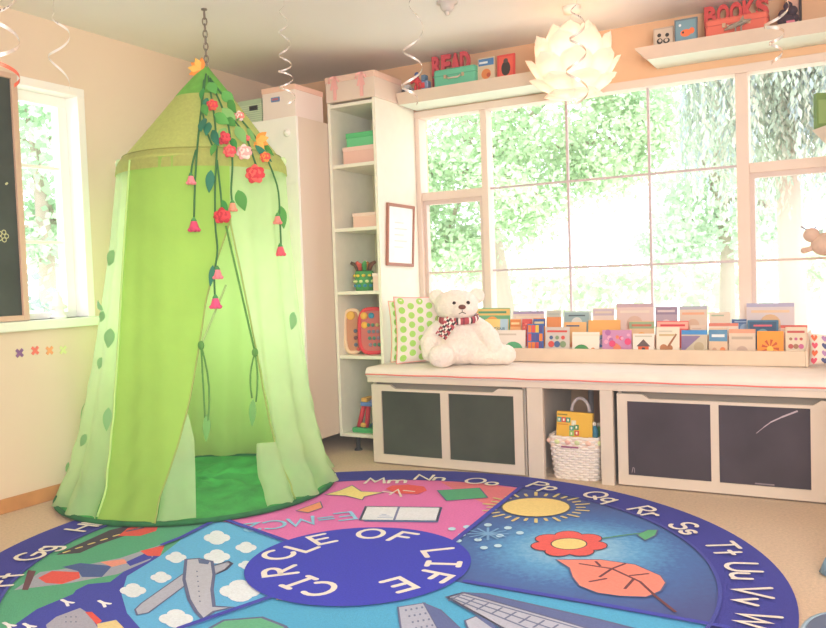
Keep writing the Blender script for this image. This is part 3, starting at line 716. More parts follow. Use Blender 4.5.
# ------------------------------------------------------------------ pillows and bear
def pillow(name, label, p0, udir, w, h, th, lean, base, dots=None, edge=None, cat='pillow', pat='dots'):
    u = Vector(udir).normalized(); n = Vector((u.y, -u.x, 0)); v = (Vector((0, 0, 1))*math.cos(lean)-n*math.sin(lean)).normalized(); nn = u.cross(v); nn = nn if nn.dot(n) > 0 else -nn
    p0 = Vector(p0); t = thing(name, label, cat, p0+u*w/2)
    def prof(a, b):
        e = max(0, (1-(2*a-1)**6)*(1-(2*b-1)**6)); return th/2*e**.6+.002
    def pos(a, b, s):
        pin = .012*(1-abs(2*b-1)**2); pin2 = .010*(1-abs(2*a-1)**2)
        return p0+u*(w*(a+(pin/w)*(1-2*a)))+v*(h*(b+(pin2/h)*(1-2*b)))+nn*s*prof(a, b)
    m = mat('pillow_'+base.lstrip('#'), base, .9, var=.02, scale=30)
    mb = MB()
    for s in (1, -1): mb.grid(lambda a, b: pos(a, b, s), 24, 24, m)
    bmesh.ops.remove_doubles(mb.bm, verts=mb.bm.verts[:], dist=.001)
    def blob(a, b, f, r, P, s=1):
        mb.face([pos(min(.995, max(.005, a+x*r/w)), min(.995, max(.005, b+y*r/h)), s)+nn*s*.0028 for x, y in P], f)
    circ = [(math.cos(2*PI*i/14), math.sin(2*PI*i/14)) for i in range(14)]
    if pat == 'dots':
        for i in range(6):
            for j in range(7):
                a = .1+.16*i; b = .07+.145*j+(.07 if i % 2 else 0)
                if b < .95: blob(a, b, flat(dots[0]), .019, circ); blob(a, b, flat(dots[0]), .019, circ, -1)
    else:
        heart = [(0, -1), (.7, -.25), (.95, .3), (.7, .8), (.3, .8), (0, .4), (-.3, .8), (-.7, .8), (-.95, .3), (-.7, -.25)]
        for i in range(5):
            for j in range(4): blob(.12+.19*i, .14+.24*j, flat(dots[(i*2+j*3) % len(dots)]), .017, heart)
    mb.build('cover', m, t)
    if edge:
        mb = MB(); me = flat(edge); L = []
        for k in range(20): L.append(pos(k/20, 0, 0))
        for k in range(20): L.append(pos(1, k/20, 0))
        for k in range(20): L.append(pos(1-k/20, 1, 0))
        for k in range(20): L.append(pos(0, 1-k/20, 0))
        mb.tube(L, .004, me, 6, closed=True); o = mb.build('piping', me, t)
SZ = .528
pillow('throw_pillow', 'white pillow with green dots and pink piping just behind the bear', (-2.296, 3.925, SZ), (.8, .6, 0), .33, .37, .07, .08, '#f3e6e0', ['#a9d868'], '#f0a49c')
pillow('throw_pillow', 'green dotted pillow tucked behind the other one against the bookcase', (-2.376, 4.0, SZ), (.8, .6, 0), .32, .345, .06, .08, '#eef0d4', ['#a4d86a'], '#f0b09c')
pillow('throw_pillow', 'pillow with multicoloured hearts at the right end of the bench', (-.258, 4.215, SZ), (.98, -.2, 0), .26, .155, .07, .1, '#efe3d6', ['#e8607a', '#4a9a8a', '#5a5f8a', '#e8744e', '#a8b86a', '#b88ab8'], None, pat='hearts')
pillow('throw_pillow', 'plain tan cushion behind the heart pillow at the photo edge', (-.213, 4.34, SZ), (1, -.1, 0), .15, .22, .06, .05, '#e0c8b4', None, None, pat='none') if False else None

def bear():
    B = Vector((-1.918, 3.972, SZ)); A = Matrix.Rotation(math.radians(26), 4, 'Z'); T = Matrix.Translation(B) @ A; R3 = A.to_3x3()
    t = thing('teddy_bear', 'large white plush teddy bear with plaid scarf sitting on the bench', 'teddy bear', B)
    m = mat('white_plush', '#f7ece2', .95, var=.05, scale=60, bump=.6, bscale=140, sheen=.4)
    mb = MB()
    def b(c, r, rot=None): mb.ball(T @ Vector(c), r, m, 24, 16, R3 if rot is None else R3 @ rot)
    def e(ax, deg): return Matrix.Rotation(math.radians(deg), 3, ax)
    b((-.005, .0, .115), (.135, .11, .12)); b((-.005, -.012, .09), (.145, .115, .09)); b((-.01, 0, .20), (.10, .085, .07))
    b((-.02, -.02, .315), (.118, .10, .088)); b((.008, -.10, .295), (.058, .05, .042)); b((-.015, -.06, .285), (.085, .06, .05))
    b((-.122, .01, .366), (.042, .022, .042)); b((.092, .01, .364), (.042, .022, .042))
    # arms: one down on each side
    mb.tube([T @ Vector(p) for p in ((-.085, -.01, .21), (-.138, -.035, .17), (-.172, -.06, .12), (-.168, -.085, .075))], [.05, .052, .05, .042], m, 16)
    b((-.165, -.09, .072), (.045, .042, .045))
    mb.tube([T @ Vector(p) for p in ((.075, -.01, .21), (.118, -.045, .18), (.155, -.075, .14), (.17, -.095, .105))], [.05, .052, .05, .04], m, 16)
    b((.172, -.097, .104), (.042, .04, .042))
    # legs: one towards the viewer, one stretched to the side
    mb.tube([T @ Vector(p) for p in ((-.07, -.04, .065), (-.085, -.11, .06), (-.10, -.15, .058))], [.062, .06, .058], m, 16)
    b((-.105, -.155, .062), (.07, .045, .06))
    mb.tube([T @ Vector(p) for p in ((.06, -.03, .065), (.14, -.06, .062), (.20, -.07, .055), (.235, -.075, .05))], [.066, .064, .056, .05], m, 16)
    b((.235, -.078, .052), (.05, .046, .052))
    o = mb.build('body', m, t)
    r = o.modifiers.new('remesh', 'REMESH'); r.mode = 'VOXEL'; r.voxel_size = .0055; r.use_smooth_shade = True
    sm = o.modifiers.new('smooth', 'SMOOTH'); sm.iterations = 3; sm.factor = .6
    tx = bpy.data.textures.new('fur', 'CLOUDS'); tx.noise_scale = .016
    d = o.modifiers.new('fur', 'DISPLACE'); d.texture = tx; d.strength = .006; d.texture_coords = 'GLOBAL'
    dk = flat('#33231f', rough=.2)
    for x in (-.030, .042):
        mb = MB(); mb.ball(T @ Vector((x, -.112, .332)), (.0105, .010, .0105), dk, 12, 8, R3); mb.build('eye', dk, t)
    mn = flat('#6f3f36', rough=.4)
    mb = MB(); mb.ball(T @ Vector((.010, -.149, .312)), (.02, .012, .013), mn, 14, 8, R3); mb.build('nose', mn, t)
    mb = MB(); mb.tube([T @ Vector(p) for p in ((.010, -.150, .296), (.010, -.149, .285), (-.008, -.143, .277))], .002, dk, 6); mb.tube([T @ Vector(p) for p in ((.010, -.149, .285), (.028, -.143, .277))], .002, dk, 6); mb.build('mouth', dk, t)
    # scarf
    sc = MB(); cols = [flat('#b8505a'), flat('#3d3336'), flat('#f0e4dc'), flat('#8e3a4a')]
    n = 60
    def ring(a, bb):
        th = 2*PI*a; rr = 1+.06*math.sin(PI*bb)
        return T @ Vector((-.012+.108*rr*math.cos(th), -.012+.098*rr*math.sin(th), .248-.03*math.sin(th+1.5)*0+.036*(bb-.5)+.012*math.sin(th)-.0*a))
    sc.grid(ring, n, 6, cols[0], cu=True)
    for i, f in enumerate(sc.bm.faces):
        k = (i//6) % 12; f.material_index = sc.mi(cols[(0, 0, 2, 1, 0, 3, 2, 0, 1, 2, 0, 3)[k]])
    o = sc.build('scarf', None, t); s = o.modifiers.new('thick', 'SOLIDIFY'); s.thickness = .012
    sc = MB()
    def tail(a, bb): return T @ Vector((-.045-.062*a+.052*(bb-.5), -.122-.028*math.sin(PI*min(1, a+.2)), .245-.085*a-.036*(bb-.5)))
    sc.grid(tail, 10, 8, cols[0])
    pt = ((0, 2, 1, 0, 0, 2, 1, 0), (2, 1, 1, 2, 2, 1, 1, 2), (0, 0, 2, 1, 2, 0, 0, 0))
    for i, f in enumerate(sc.bm.faces): f.material_index = sc.mi(cols[pt[(i//8) % 3][i % 8]])
    o2 = sc.build('scarf_tail', None, o); s = o2.modifiers.new('thick', 'SOLIDIFY'); s.thickness = .008
bear()

# ------------------------------------------------------------------ upper shelves
m_sh = mat('upper_shelf_paint', '#dac8b6', .6, var=.02); m_shu = mat('upper_shelf_under_lit', '#e6efdf', .6)  # window light on the underside is put into its pale green colour
def wall_shelf(label, x0, x1, zb, zt, mitreL, mitreR, yf=4.195):
    """ledge with an outward sloping front: wide on top, narrower below"""
    t = thing('wall_shelf', label, 'shelf', ((x0+x1)/2, 4.33, zb))
    yb = YB-.001
    a = [(x0, yf, zt), (x1, yf, zt), (x1, yb, zt), (x0, yb, zt)]
    b = [(x0+mitreL, yf+.03, zb), (x1-mitreR, yf+.03, zb), (x1-mitreR, yb, zb), (x0+mitreL, yb, zb)]
    mb = MB(); mb.face(b[::-1], m_shu)
    for i in range(4):
        j = (i+1) % 4; mb.face([b[i], b[j], a[j], a[i]], m_sh)
    mb.face([(x0, yf, zt), (x1, yf, zt), (x1, yf+.015, zt), (x0, yf+.015, zt)], m_sh)
    mb.face([(x0, yf+.015, zt-.004), (x1, yf+.015, zt-.004), (x1, yb, zt-.004), (x0, yb, zt-.004)], m_sh)
    bmesh.ops.remove_doubles(mb.bm, verts=mb.bm.verts[:], dist=.0005)
    mb.build('ledge', None, t)
    return t
wall_shelf('long upper ledge left of the lamp with READ sign on it', SX1+.016, -1.50, 2.010, 2.072, 0, .05)
wall_shelf('upper ledge right of the lamp with BOOKS sign on it', -1.018, -.03, 2.046, 2.104, .055, 0)
ZL, ZR = 2.069, 2.101
def bold_letter(ch, x, y, z, w, h, m, parent):
    cu = bpy.data.curves.new('letter', 'FONT'); cu.body = ch; cu.extrude = .5; cu.offset = .045; cu.resolution_u = 4
    tmp = bpy.data.objects.new('letter', cu); COL.objects.link(tmp)
    me = bpy.data.meshes.new_from_object(tmp.evaluated_get(bpy.context.evaluated_depsgraph_get()))
    bpy.data.objects.remove(tmp); bpy.data.curves.remove(cu)
    xs = [v.co.x for v in me.vertices]; ys = [v.co.y for v in me.vertices]; x0, x1, y0, y1 = min(xs), max(xs), min(ys), max(ys)
    for v in me.vertices:
        a, b_, c = v.co; v.co = (x+(a-x0)/(x1-x0)*w, y-c*.02, z+(b_-y0)/(y1-y0)*h)
    me.materials.clear(); me.materials.append(m)
    o = bpy.data.objects.new('letter', me); COL.objects.link(o); o.parent = parent; o.matrix_parent_inverse = parent_inv(parent)
def sign(word, label, px0, px1, ytop, y, zb, col, dk):
    a = atY(px0, ytop, y); b = atY(px1, ytop, y); w = b.x-a.x; x0 = a.x; zt = min((a.z+b.z)/2, ZC-.004); h = zt-zb
    t = thing('word_sign', label, 'sign', (x0+w/2, y, zb))
    m = flat(col); f = .50
    mb = MB(); mb.box(x0, x0+w, y-.008, y+.012, zb, zb+h*f, flat(dk)); mb.build('plate', None, t)
    cw = w/len(word)
    for i, c in enumerate(word): bold_letter(c, x0+cw*(i+.0), y, zb+h*f-.002, cw*.98, h*(1-f), m, t)
sign('READ', 'red block letter sign reading READ on the left upper ledge', 432, 470, 52, 4.36, ZL, '#dc5560', '#b83f4c')
sign('BOOKS', 'red block letter sign reading BOOKS on the right upper ledge', 704, 769, -7, 4.36, ZR, '#d9524f', '#a83a3c')
def case(label, px0, px1, ytop, y, zb, col, hc):
    a = atY(px0, ytop, y); b = atY(px1, ytop, y); x0, x1 = a.x, b.x; zt = (a.z+b.z)/2; d = .09
    t = thing('small_suitcase', label, 'suitcase', ((x0+x1)/2, y, zb)); m = flat(col)
    mb = MB(); mb.box(x0, x1, y, y+d, zb, zt, m); mb.build('body', m, t, bevel=.014, seg=3)
    mb = MB(); mb.box(x0-.001, x1+.001, y-.002, y+d, zb+(zt-zb)*.62, zb+(zt-zb)*.66, flat(hc)); mb.build('seam', None, t)
    mb = MB(); cx = (x0+x1)/2; z = zb+(zt-zb)*.55
    mb.tube([(cx-.04, y-.003, z), (cx-.03, y-.016, z-.012), (cx+.03, y-.016, z-.012), (cx+.04, y-.003, z)], .005, flat('#d9c9b4'), 8); mb.build('handle', None, t)
    for s in (-.055, .055): mb = MB(); mb.box(cx+s-.008, cx+s+.008, y-.005, y, z-.008, z+.012, flat('#c8a888')); mb.build('clasp', None, t)
    return x0, x1, zt
case('teal green toy suitcase in front of the READ sign', 433, 475, 67, 4.24, ZL, '#6cc2a0', '#5aa88a')
x0, x1, zt = case('coral red toy suitcase in front of the BOOKS sign', 705, 768, 15, 4.24, ZR, '#e2705c', '#c85a4c')
def toy_plane(x, y, z):
    t = thing('toy_plane', 'small silver toy plane in front of the red suitcase', 'toy', (x, y, z)); m = flat('#9a8f80', rough=.4)
    mb = MB(); mb.tube([(x-.06, y, z+.02), (x-.03, y, z+.03), (x+.03, y, z+.045), (x+.06, y, z+.05)], [.004, .012, .011, .003], m, 10); mb.build('fuselage', m, t)
    mb = MB(); mb.prism([(x-.02, y-.02, z+.033), (x+.02, y-.02, z+.044), (x+.02, y+.02, z+.044), (x-.02, y+.02, z+.033)], (0, 0, .004), m)
    mb.prism([(x+.0, y-.004, z+.04), (x+.03, y-.004, z+.047), (x+.025, y-.004, z+.075)], (0, .004, 0), m); mb.build('wing', m, t)
    mb = MB(); mb.tube([(x-.01, y, z), (x-.01, y, z+.03)], .004, m, 6); mb.tube([(x+.015, y, z), (x+.015, y, z+.04)], .004, m, 6); mb.build('stand', m, t)
toy_plane((x0+x1)/2+.01, 4.216, ZR+.004)
def card(label, px0, px1, ytop, y, zb, cols, kind, name='picture_book'):
    a = atY(px0, ytop, y); b = atY(px1, ytop, y); w = b.x-a.x; h = (a.z+b.z)/2-zb
    T = Matrix.Translation((a.x, y, zb)) @ Matrix.Rotation(-.06, 4, 'X'); mb = MB()
    mb.box(0, w, 0, .012, 0, h, flat(cols[0]), T); y_ = [-.0006]
    def rect(u0, u1, v0, v1, c): y_[0] -= .0004; mb.face([T @ Vector((u*w, y_[0], v*h)) for u, v in ((u0, v0), (u1, v0), (u1, v1), (u0, v1))], flat(c))
    def disc(u, v, r, c, sq=1): y_[0] -= .0004; mb.face([T @ Vector((u*w+r*w*math.cos(2*PI*i/16), y_[0], v*h+sq*r*w*math.sin(2*PI*i/16))) for i in range(16)], flat(c))
    if kind == 'title': rect(.05, .95, .68, .95, cols[1]); disc(.5, .35, .28, cols[2]); disc(.65, .3, .12, cols[3]); rect(.1, .6, .76, .84, '#dfe6ea')
    if kind == 'dark': rect(.1, .9, .08, .92, cols[1]); disc(.5, .45, .26, cols[2], 1.5); disc(.5, .75, .13, cols[3])
    if kind == 'animal':
        rect(.06, .94, .08, .92, cols[1])
        for u, v, r_, q in ((.32, .32, .15, 1.0), (.30, .62, .10, 1.0), (.66, .30, .17, .8), (.70, .58, .10, 1.0)): disc(u, v, r_, cols[2], q)
        for u, v, r_ in ((.34, .34, .08), (.66, .32, .09)): disc(u, v, r_, cols[1])
    if kind == 'fish': rect(.07, .93, .07, .93, cols[1]); disc(.5, .42, .24, cols[2], .7); disc(.76, .48, .12, cols[2], 1.2); disc(.38, .45, .05, cols[3]); disc(.25, .75, .06, '#dfe8ea')
    tag(mb.build(name, bevel=.0), label, 'book')
card('small book with blue title and orange picture right of READ', 477, 494, 57, 4.27, ZL, ['#d8c4a8', '#4f7fb4', '#e0884e', '#c05a3e'], 'title')
card('small red book with a dark figure, nearest the lamp', 496.5, 514, 54, 4.27, ZL, ['#d84a44', '#e0604e', '#40342e', '#5a4a44'], 'dark')
card('small grey book with black round shapes on the right ledge', 653, 673, 27, 4.25, ZR, ['#b8a898', '#cdbfae', '#3a3430'], 'animal')
card('square blue book with an orange fish on the cover', 674, 697, 18, 4.25, ZR, ['#6a7f8a', '#7a9fae', '#ee7a4a', '#3a3430'], 'fish')
def toy_pile():
    for i, (px, py, c, sh, lb) in enumerate(((408, 84, '#9fa3a8', 'car', 'grey toy vehicle at the left end of the upper ledge'), (417, 79, '#d9434a', 'fig', 'red toy figure leaning among the toys on the upper ledge'), (426, 77, '#7f8fb0', 'blk', 'blue-grey toy block beside the teal suitcase'))):
        p = atY(px, py, 4.26); p.z = ZL; m = flat(c); t = thing('small_toy', lb, 'toy', p)
        if sh == 'car':
            mb = MB(); mb.box(p.x-.035, p.x+.035, p.y-.02, p.y+.02, ZL+.012, ZL+.035, m); mb.box(p.x-.02, p.x+.015, p.y-.017, p.y+.017, ZL+.035, ZL+.055, flat('#c0c4cc')); mb.build('body', m, t, bevel=.005)
            for x in (-.022, .022):
                mb = MB(); mb.lathe([(0, -.022), (.013, -.022), (.013, .022), (0, .022)], p+Vector((x, 0, .013)), flat('#4a4648'), 14, Matrix.Rotation(PI/2, 4, 'X')); mb.build('wheel', None, t)
        elif sh == 'fig':
            mb = MB(); mb.tube([p+Vector((-.01, 0, 0)), p+Vector((-.012, 0, .04)), p+Vector((0, 0, .06)), p+Vector((.012, 0, .04)), p+Vector((.012, 0, 0))], .009, m, 8)
            mb.ball(p+Vector((0, 0, .072)), (.018, .014, .024), m, 12, 8); mb.tube([p+Vector((-.04, -.005, .062)), p+Vector((0, 0, .08)), p+Vector((.042, -.005, .05))], .008, m, 8); mb.build('body', m, t)
            mb = MB(); mb.ball(p+Vector((0, 0, .106)), .015, flat('#4a5f9a'), 12, 8); mb.build('head', None, t)
        else:
            mb = MB(); mb.box(p.x-.022, p.x+.022, p.y-.02, p.y+.02, ZL, ZL+.06, m); mb.box(p.x-.022, p.x+.005, p.y-.022, p.y+.018, ZL+.06, ZL+.095, flat('#5f7a9a')); mb.build('body', m, t, bevel=.004)
            mb = MB(); mb.box(p.x-.024, p.x+.0, p.y-.024, p.y-.02, ZL+.02, ZL+.05, flat('#d9434a')); mb.build('panel', None, t)
toy_pile()
def dark_toy():
    p = atY(788, 17, 4.25); p.z = ZR; m = flat('#43303c'); t = thing('small_toy', 'dark knobbly toy right of the BOOKS sign', 'toy', p)
    mb = MB()
    for dx, dz, r in ((0, .03, .03), (-.02, .06, .022), (.02, .07, .022), (0, .095, .02), (-.028, .03, .018), (.03, .035, .018)): mb.ball(p+Vector((dx, 0, dz)), r, m, 12, 8)
    mb.build('body', m, t)
    mb = MB(); mb.box(p.x-.005, p.x+.03, p.y-.03, p.y-.012, ZR, ZR+.02, flat('#d8788a')); mb.build('foot', None, t)
dark_toy()
a = atY(800, 17, 4.27); mb = MB(); mb.box(a.x-.06, a.x-.004, 4.285, 4.31, ZR, ZR+.17, flat('#d9a894')); mb.box(a.x-.004, a.x+.006, 4.265, 4.31, ZR, ZR+.175, flat('#3a2e30'))
tag(mb.build('picture_book', bevel=.001), 'upright pinkish book with a dark spine on the right ledge end', 'book')

# ------------------------------------------------------------------ lotus lamp
def lamp():
    c = atY(573, 66, 3.97)
    t = thing('pendant_lamp', 'glowing white lotus shaped pendant lamp hanging before the window', 'lamp', (c.x, c.y, ZC))
    m = mat('lamp_petal', '#fff4ec', .6, trans=.45, emit=.05)
    rnd = random.Random(5)
    for pol, n, off, r0, r1, wd in ((22, 5, 0, .165, .205, .075), (48, 7, .5, .170, .225, .085), (74, 8, .0, .178, .236, .090), (100, 8, .5, .178, .236, .090), (126, 7, .0, .172, .225, .085), (152, 5, .5, .165, .205, .075)):
        for k in range(n):
            az = 2*PI*(k+off)/n
            def P(a, b, pol=pol, az=az, r0=r0, r1=r1, wd=wd):
                # broad petal lying on the sphere, its upper tip flaring outwards
                w_ = wd*(1-abs(a-.42)**2.2*1.6) if a < .9 else wd*(1-.48**2.2*1.6)*max(.04, (1-a)/.1)
                w_ = max(w_, .004)
                po = math.radians(pol+20-40*a); rr = r0+(r1-r0)*a**2-.012*(2*b-1)**2
                da = (2*b-1)*w_/max(.07, rr*math.sin(math.radians(max(18, min(162, pol)))))
                return c+Vector((math.cos(az+da)*math.sin(po), math.sin(az+da)*math.sin(po), math.cos(po)))*rr
            mb = MB(); mb.grid(P, 10, 8, m)
            mb.build('petal', m, t)
    mb = MB(); mb.tube([c+Vector((0, 0, .1)), Vector((c.x, c.y, ZC))], .004, flat('#efe8e0'), 8); mb.build('cord', None, t)
    mb = MB(); mb.lathe([(0, -.035), (.04, -.03), (.045, 0), (0, 0)], (c.x, c.y, ZC), flat('#f4efe8'), 20); mb.build('ceiling_cup', None, t)
    mb = MB(); mb.ball(c, (.045, .045, .055), mat('bulb_glow', '#ffe2bd', .4, emit=5)); mb.build('bulb', None, t)
    l = bpy.data.lights.new('lamp_light', 'POINT'); l.energy = 3.6; l.color = (1, .66, .40); l.shadow_soft_size = .07
    o = bpy.data.objects.new('lamp_light', l); COL.objects.link(o); o.location = c+Vector((0, 0, .0))
lamp()

# ------------------------------------------------------------------ foil swirls, ceiling fitting
m_foil = mat('silver_foil', '#e9e6e4', .2, metal=.75); m_foilw = mat('white_foil', '#f4f2ee', .35); m_foilo = mat('orange_foil', '#e8735a', .3, metal=.3)
def swirl(label, pts, D, turns, wd, m, phase=0, m2=None):
    """pts: (axis px, py, amplitude px) from top to bottom at view distance D"""
    n = int(turns*22); k = D/F; L = []
    for i in range(n+1):
        f = i/n*(len(pts)-1); j = min(int(f), len(pts)-2); q = f-j
        x, y, a = [pts[j][s]*(1-q)+pts[j+1][s]*q for s in range(3)]
        base = atD(x, y, D); th = 2*PI*turns*i/n+phase
        L.append(base+Vector((math.cos(YAW), math.sin(YAW), 0))*a*k*math.cos(th)+Vector((-math.sin(YAW), math.cos(YAW), 0))*a*k*math.sin(th))
    t = thing('foil_swirl', label, 'hanging decoration', (L[0].x, L[0].y, ZC), 'foil swirls hung from the ceiling')
    mb = MB()
    for i in range(n):
        w0 = wd*min(1, .35+3*i/n); 
        mm = m2 if (m2 and i > n*.62) else m
        f = mb.face([L[i], L[i+1], L[i+1]-Vector((0, 0, w0)), L[i]-Vector((0, 0, w0))], mm, True)
    bmesh.ops.remove_doubles(mb.bm, verts=mb.bm.verts[:], dist=.0004)
    mb.build('spiral', m, t)
    top = L[0]; mb = MB(); mb.tube([top, (top.x, top.y, ZC)], .0012, flat('#d8d2c8'), 5); mb.build('thread', None, t)
swirl('large silver and orange foil swirl in the upper left corner', [(0, -10, 14), (2, 40, 16), (1, 80, 17)], 2.5, 2.2, .012, m_foil, 0, m_foilo)
swirl('white foil swirl hanging in front of the left window', [(56, 12, 3), (60, 30, 9), (59, 55, 10), (60, 86, 9)], 3.6, 1.7, .012, m_foilw, 2.6)
swirl('thin silver swirl hanging over the pink storage box', [(282, 4, 3), (284, 30, 5), (285, 60, 6), (285, 78, 8), (290, 102, 6)], 3.4, 5.2, .007, m_foil, 1)
swirl('silver swirl hanging left of the READ sign', [(416, -5, 6), (414, 30, 9), (414, 60, 12), (408, 84, 7), (413, 102, 6)], 3.2, 2.8, .010, m_foil, 2.2)
swirl('silver swirl hanging in front of the lotus lamp', [(576, 2, 5), (578, 30, 8), (577, 60, 9), (574, 104, 15)], 3.1, 3.1, .010, m_foil, 1.2)
swirl('silver swirl hanging right of the BOOKS sign', [(776, -8, 14), (775, 25, 10), (776, 42, 6), (777, 62, 5)], 3.2, 3.0, .012, m_foil, 3)
def ceiling_fitting():
    c = atZ(447, 2, ZC); m = flat('#cfcac6', rough=.3)
    mb = MB(); mb.lathe([(0, -.045), (.02, -.045), (.032, -.03), (.034, -.012), (.05, -.008), (.05, 0), (0, 0)], c, m, 20)
    mb.ball(c+Vector((0, 0, -.05)), .014, m, 10, 8)
    tag(mb.build('ceiling_fitting', m), 'small round silver fitting on the ceiling above the READ sign', 'ceiling fitting')
ceiling_fitting()

# ------------------------------------------------------------------ hanging tent
ZH, ZA = 1.563, 2.03
PROF = [(0, .660), (.015, .657), (.06, .626), (.16, .583), (.30, .545), (.45, .513), (.70, .474), (.93, .445), (1.2, .412), (1.45, .392), (ZH, .384), (1.60, .357), (1.75, .237), (1.9, .120), (2.0, .035), (ZA, .012)]
def lerp_tab(tab, z):
    if z <= tab[0][0]: return tab[0][1]
    for (a, b), (c, d) in zip(tab, tab[1:]):
        if z <= c: return b+(d-b)*(z-a)/(c-a)
    return tab[-1][1]
def tr(z): return lerp_tab(PROF, z)
def tc(z):
    f = max(0, min(1, z/ZH)); b = Vector((-2.885, 2.982, 0)); h = Vector((-2.775, 2.985, 0)); a = Vector((-2.735, 2.985, 0))
    if z > ZH: return h.lerp(a, (z-ZH)/(ZA-ZH))
    return b.lerp(h, f)
def hit(px, py):
    d = 3.0
    while d < 4.4:
        p = atD(px, py, d); q = tc(p.z); q.z = p.z
        if p.z < ZA+.05 and (p-q).length <= tr(max(0, p.z)): return p
        d += .004
    return atD(px, py, 3.95)
def th_of(px, py):
    p = hit(px, py); q = tc(p.z); return (p.z, math.degrees(math.atan2(p.y-q.y, p.x-q.x)))
def edge(pts):
    L = sorted(th_of(*p) for p in pts); return L
def spos(th, z, dr=0.0, fold=0.0, k=11, ph=0.0):
    a = math.radians(th); q = tc(z)
    g = max(0, 1-z/ZH) if z < ZH else 0
    r = tr(z)+dr+fold*(.004+.020*g)*math.sin(k*a+ph+1.3*math.sin(3*a)+1.2*z)+fold*.006*g*math.sin(29*a+5*z)+fold*.006*g**3*math.sin(41*z+5*math.sin(7*a))
    p = Vector((q.x+r*math.cos(a), q.y+r*math.sin(a), z))
    p.x = max(p.x, XL+.03); p.y = min(p.y, 3.66)
    return p
def tent():
    t = thing('play_tent', 'hanging green fabric play tent with pointed roof and tied back opening', 'tent', (-2.85, 2.945, 0))
    m_front = mat('tent_lime', '#a6d064', .85, var=.05, scale=5, trans=.35, bump=.5, bscale=9)
    m_sheer = mat('tent_sheer', '#dcf6c4', .8, var=.06, scale=6, trans=.5, alpha=.66, bump=.6, bscale=10)
    m_back = mat('tent_inner', '#d6f9ac', .85, var=.04, scale=3, trans=.7, bump=.4, bscale=7)
    m_roof = mat('tent_roof', '#c2c877', .85, var=.06, scale=70, trans=.3)
    m_tip = mat('tent_tip', '#7fc258', .85, var=.1, scale=20, trans=.3)
    eL = edge([(131, 176), (127, 240), (122, 320), (118, 380), (111, 453), (104, 500)])
    eR = edge([(229, 180), (229, 222), (215, 265), (206, 300), (199, 346), (190, 400), (180, 440), (169, 475), (160, 500)])
    cL = edge([(229.5, 180), (229.5, 222), (238, 265), (246, 305), (255, 352), (262, 390), (270, 425), (280, 460), (292, 484)])
    zt = ZH-.004
    def panel(name, m, fl, fr, nu, nv, z0=.03, fold=1, dr=0, k=11, ph=0, z1=zt):
        mb = MB()
        def P(a, b):
            z = z0+(z1-z0)*(b**1.3)
            l, r = fl(z), fr(z); return spos(l+(r-l)*a, z, dr, fold, k, ph)
        mb.grid(P, nu, nv, m); return mb.build(name, m, t, fixn=False)
    FL = lambda z: lerp_tab(eL, z); FRr = lambda z: lerp_tab(eR, z); CL = lambda z: lerp_tab(cL, z)
    panel('front_panel', m_front, FL, FRr, 40, 50, dr=.004, fold=.7)
    panel('side_panel', m_sheer, lambda z: -152, FL, 36, 50, fold=1.1, k=17)
    panel('curtain', m_sheer, CL, lambda z: 62, 44, 50, fold=1.2, k=15)
    panel('back_panel', m_back, lambda z: 62, lambda z: 208, 60, 40, fold=.8)
    # loose sheer hems trailing at the bottom of the opening
    z1l = hit(187, 415).z; xl = edge([(187, 412), (194, 440), (195, 470), (196, 522)])
    panel('hem', m_sheer, FRr, lambda z: lerp_tab(xl, z), 14, 20, z1=z1l, dr=-.012, fold=.8, k=23)
    z1r = hit(257, 445).z; xr = edge([(263, 425), (257, 457), (259, 478), (266, 494)])
    panel('hem', m_sheer, lambda z: min(lerp_tab(xr, z), CL(z)), CL, 14, 20, z1=z1r, dr=-.012, fold=.8, k=23)
    # seams: cords down the edges of panels
    m_cord = mat('tent_seam', '#c2ea92', .8); m_tie = mat('tie_cord', '#5f9a4a', .8)
    for tab, nm in ((eL, 'seam'),):
        mb = MB(); mb.tube([spos(lerp_tab(tab, z), z, .008, .7) for z in [zt*i/40 for i in range(1, 41)]], .005, m_cord, 6); mb.build(nm, m_cord, t)
    for tab in (eR, cL):
        zs = [z for z, _ in tab]; mb = MB()
        mb.tube([spos(lerp_tab(tab, z), z, .006, .7) for z in [.03+(1.30-.03)*i/40 for i in range(41)]], .0035, mat('edge_binding', '#a6b968', .8), 6); mb.build('edge_binding', None, t)
    # roof: lower band, cone, darker tip
    def cone(name, m, za, zb, dr=.0, fold=0, nv=14):
        mb = MB(); mb.grid(lambda a, b: spos(360*a, za+(zb-za)*b, dr, 0)+Vector((0, 0, 0)), 64, nv, m, cu=True); return mb.build(name, m, t, fixn=False)
    cone('roof', m_roof, ZH+.004, 1.88)
    cone('roof_tip', m_tip, 1.878, ZA, .001)
    mb = MB()
    mb.grid(lambda a, b: spos(360*a, ZH+.035-.085*b, .006+.002*b+.002*math.sin(2*PI*a*40)*b, 0), 120, 4, mat('tent_valance', '#bcc370', .85, var=.06, scale=70, trans=.3), cu=True); mb.build('valance', None, t, fixn=False)
    mb = MB(); ms = flat('#98a04c'); mb.tube([spos(360*i/64, ZH+.034, .007, 0) for i in range(64)], .003, ms, 5, closed=True); mb.build('roof_seam', ms, t)
    mk = flat('#cfeeb4')
    for th in (-137, 30): mb = MB(); mb.ball(spos(th, ZH+.012, .004), (.018, .018, .022), mk, 12, 8); mb.build('corner_knot', mk, t)
    # floor mat
    mm = mat('tent_mat', '#3b9648', .85, var=.22, scale=9, bump=.8, bscale=22)
    mb = MB(); c = tc(0)
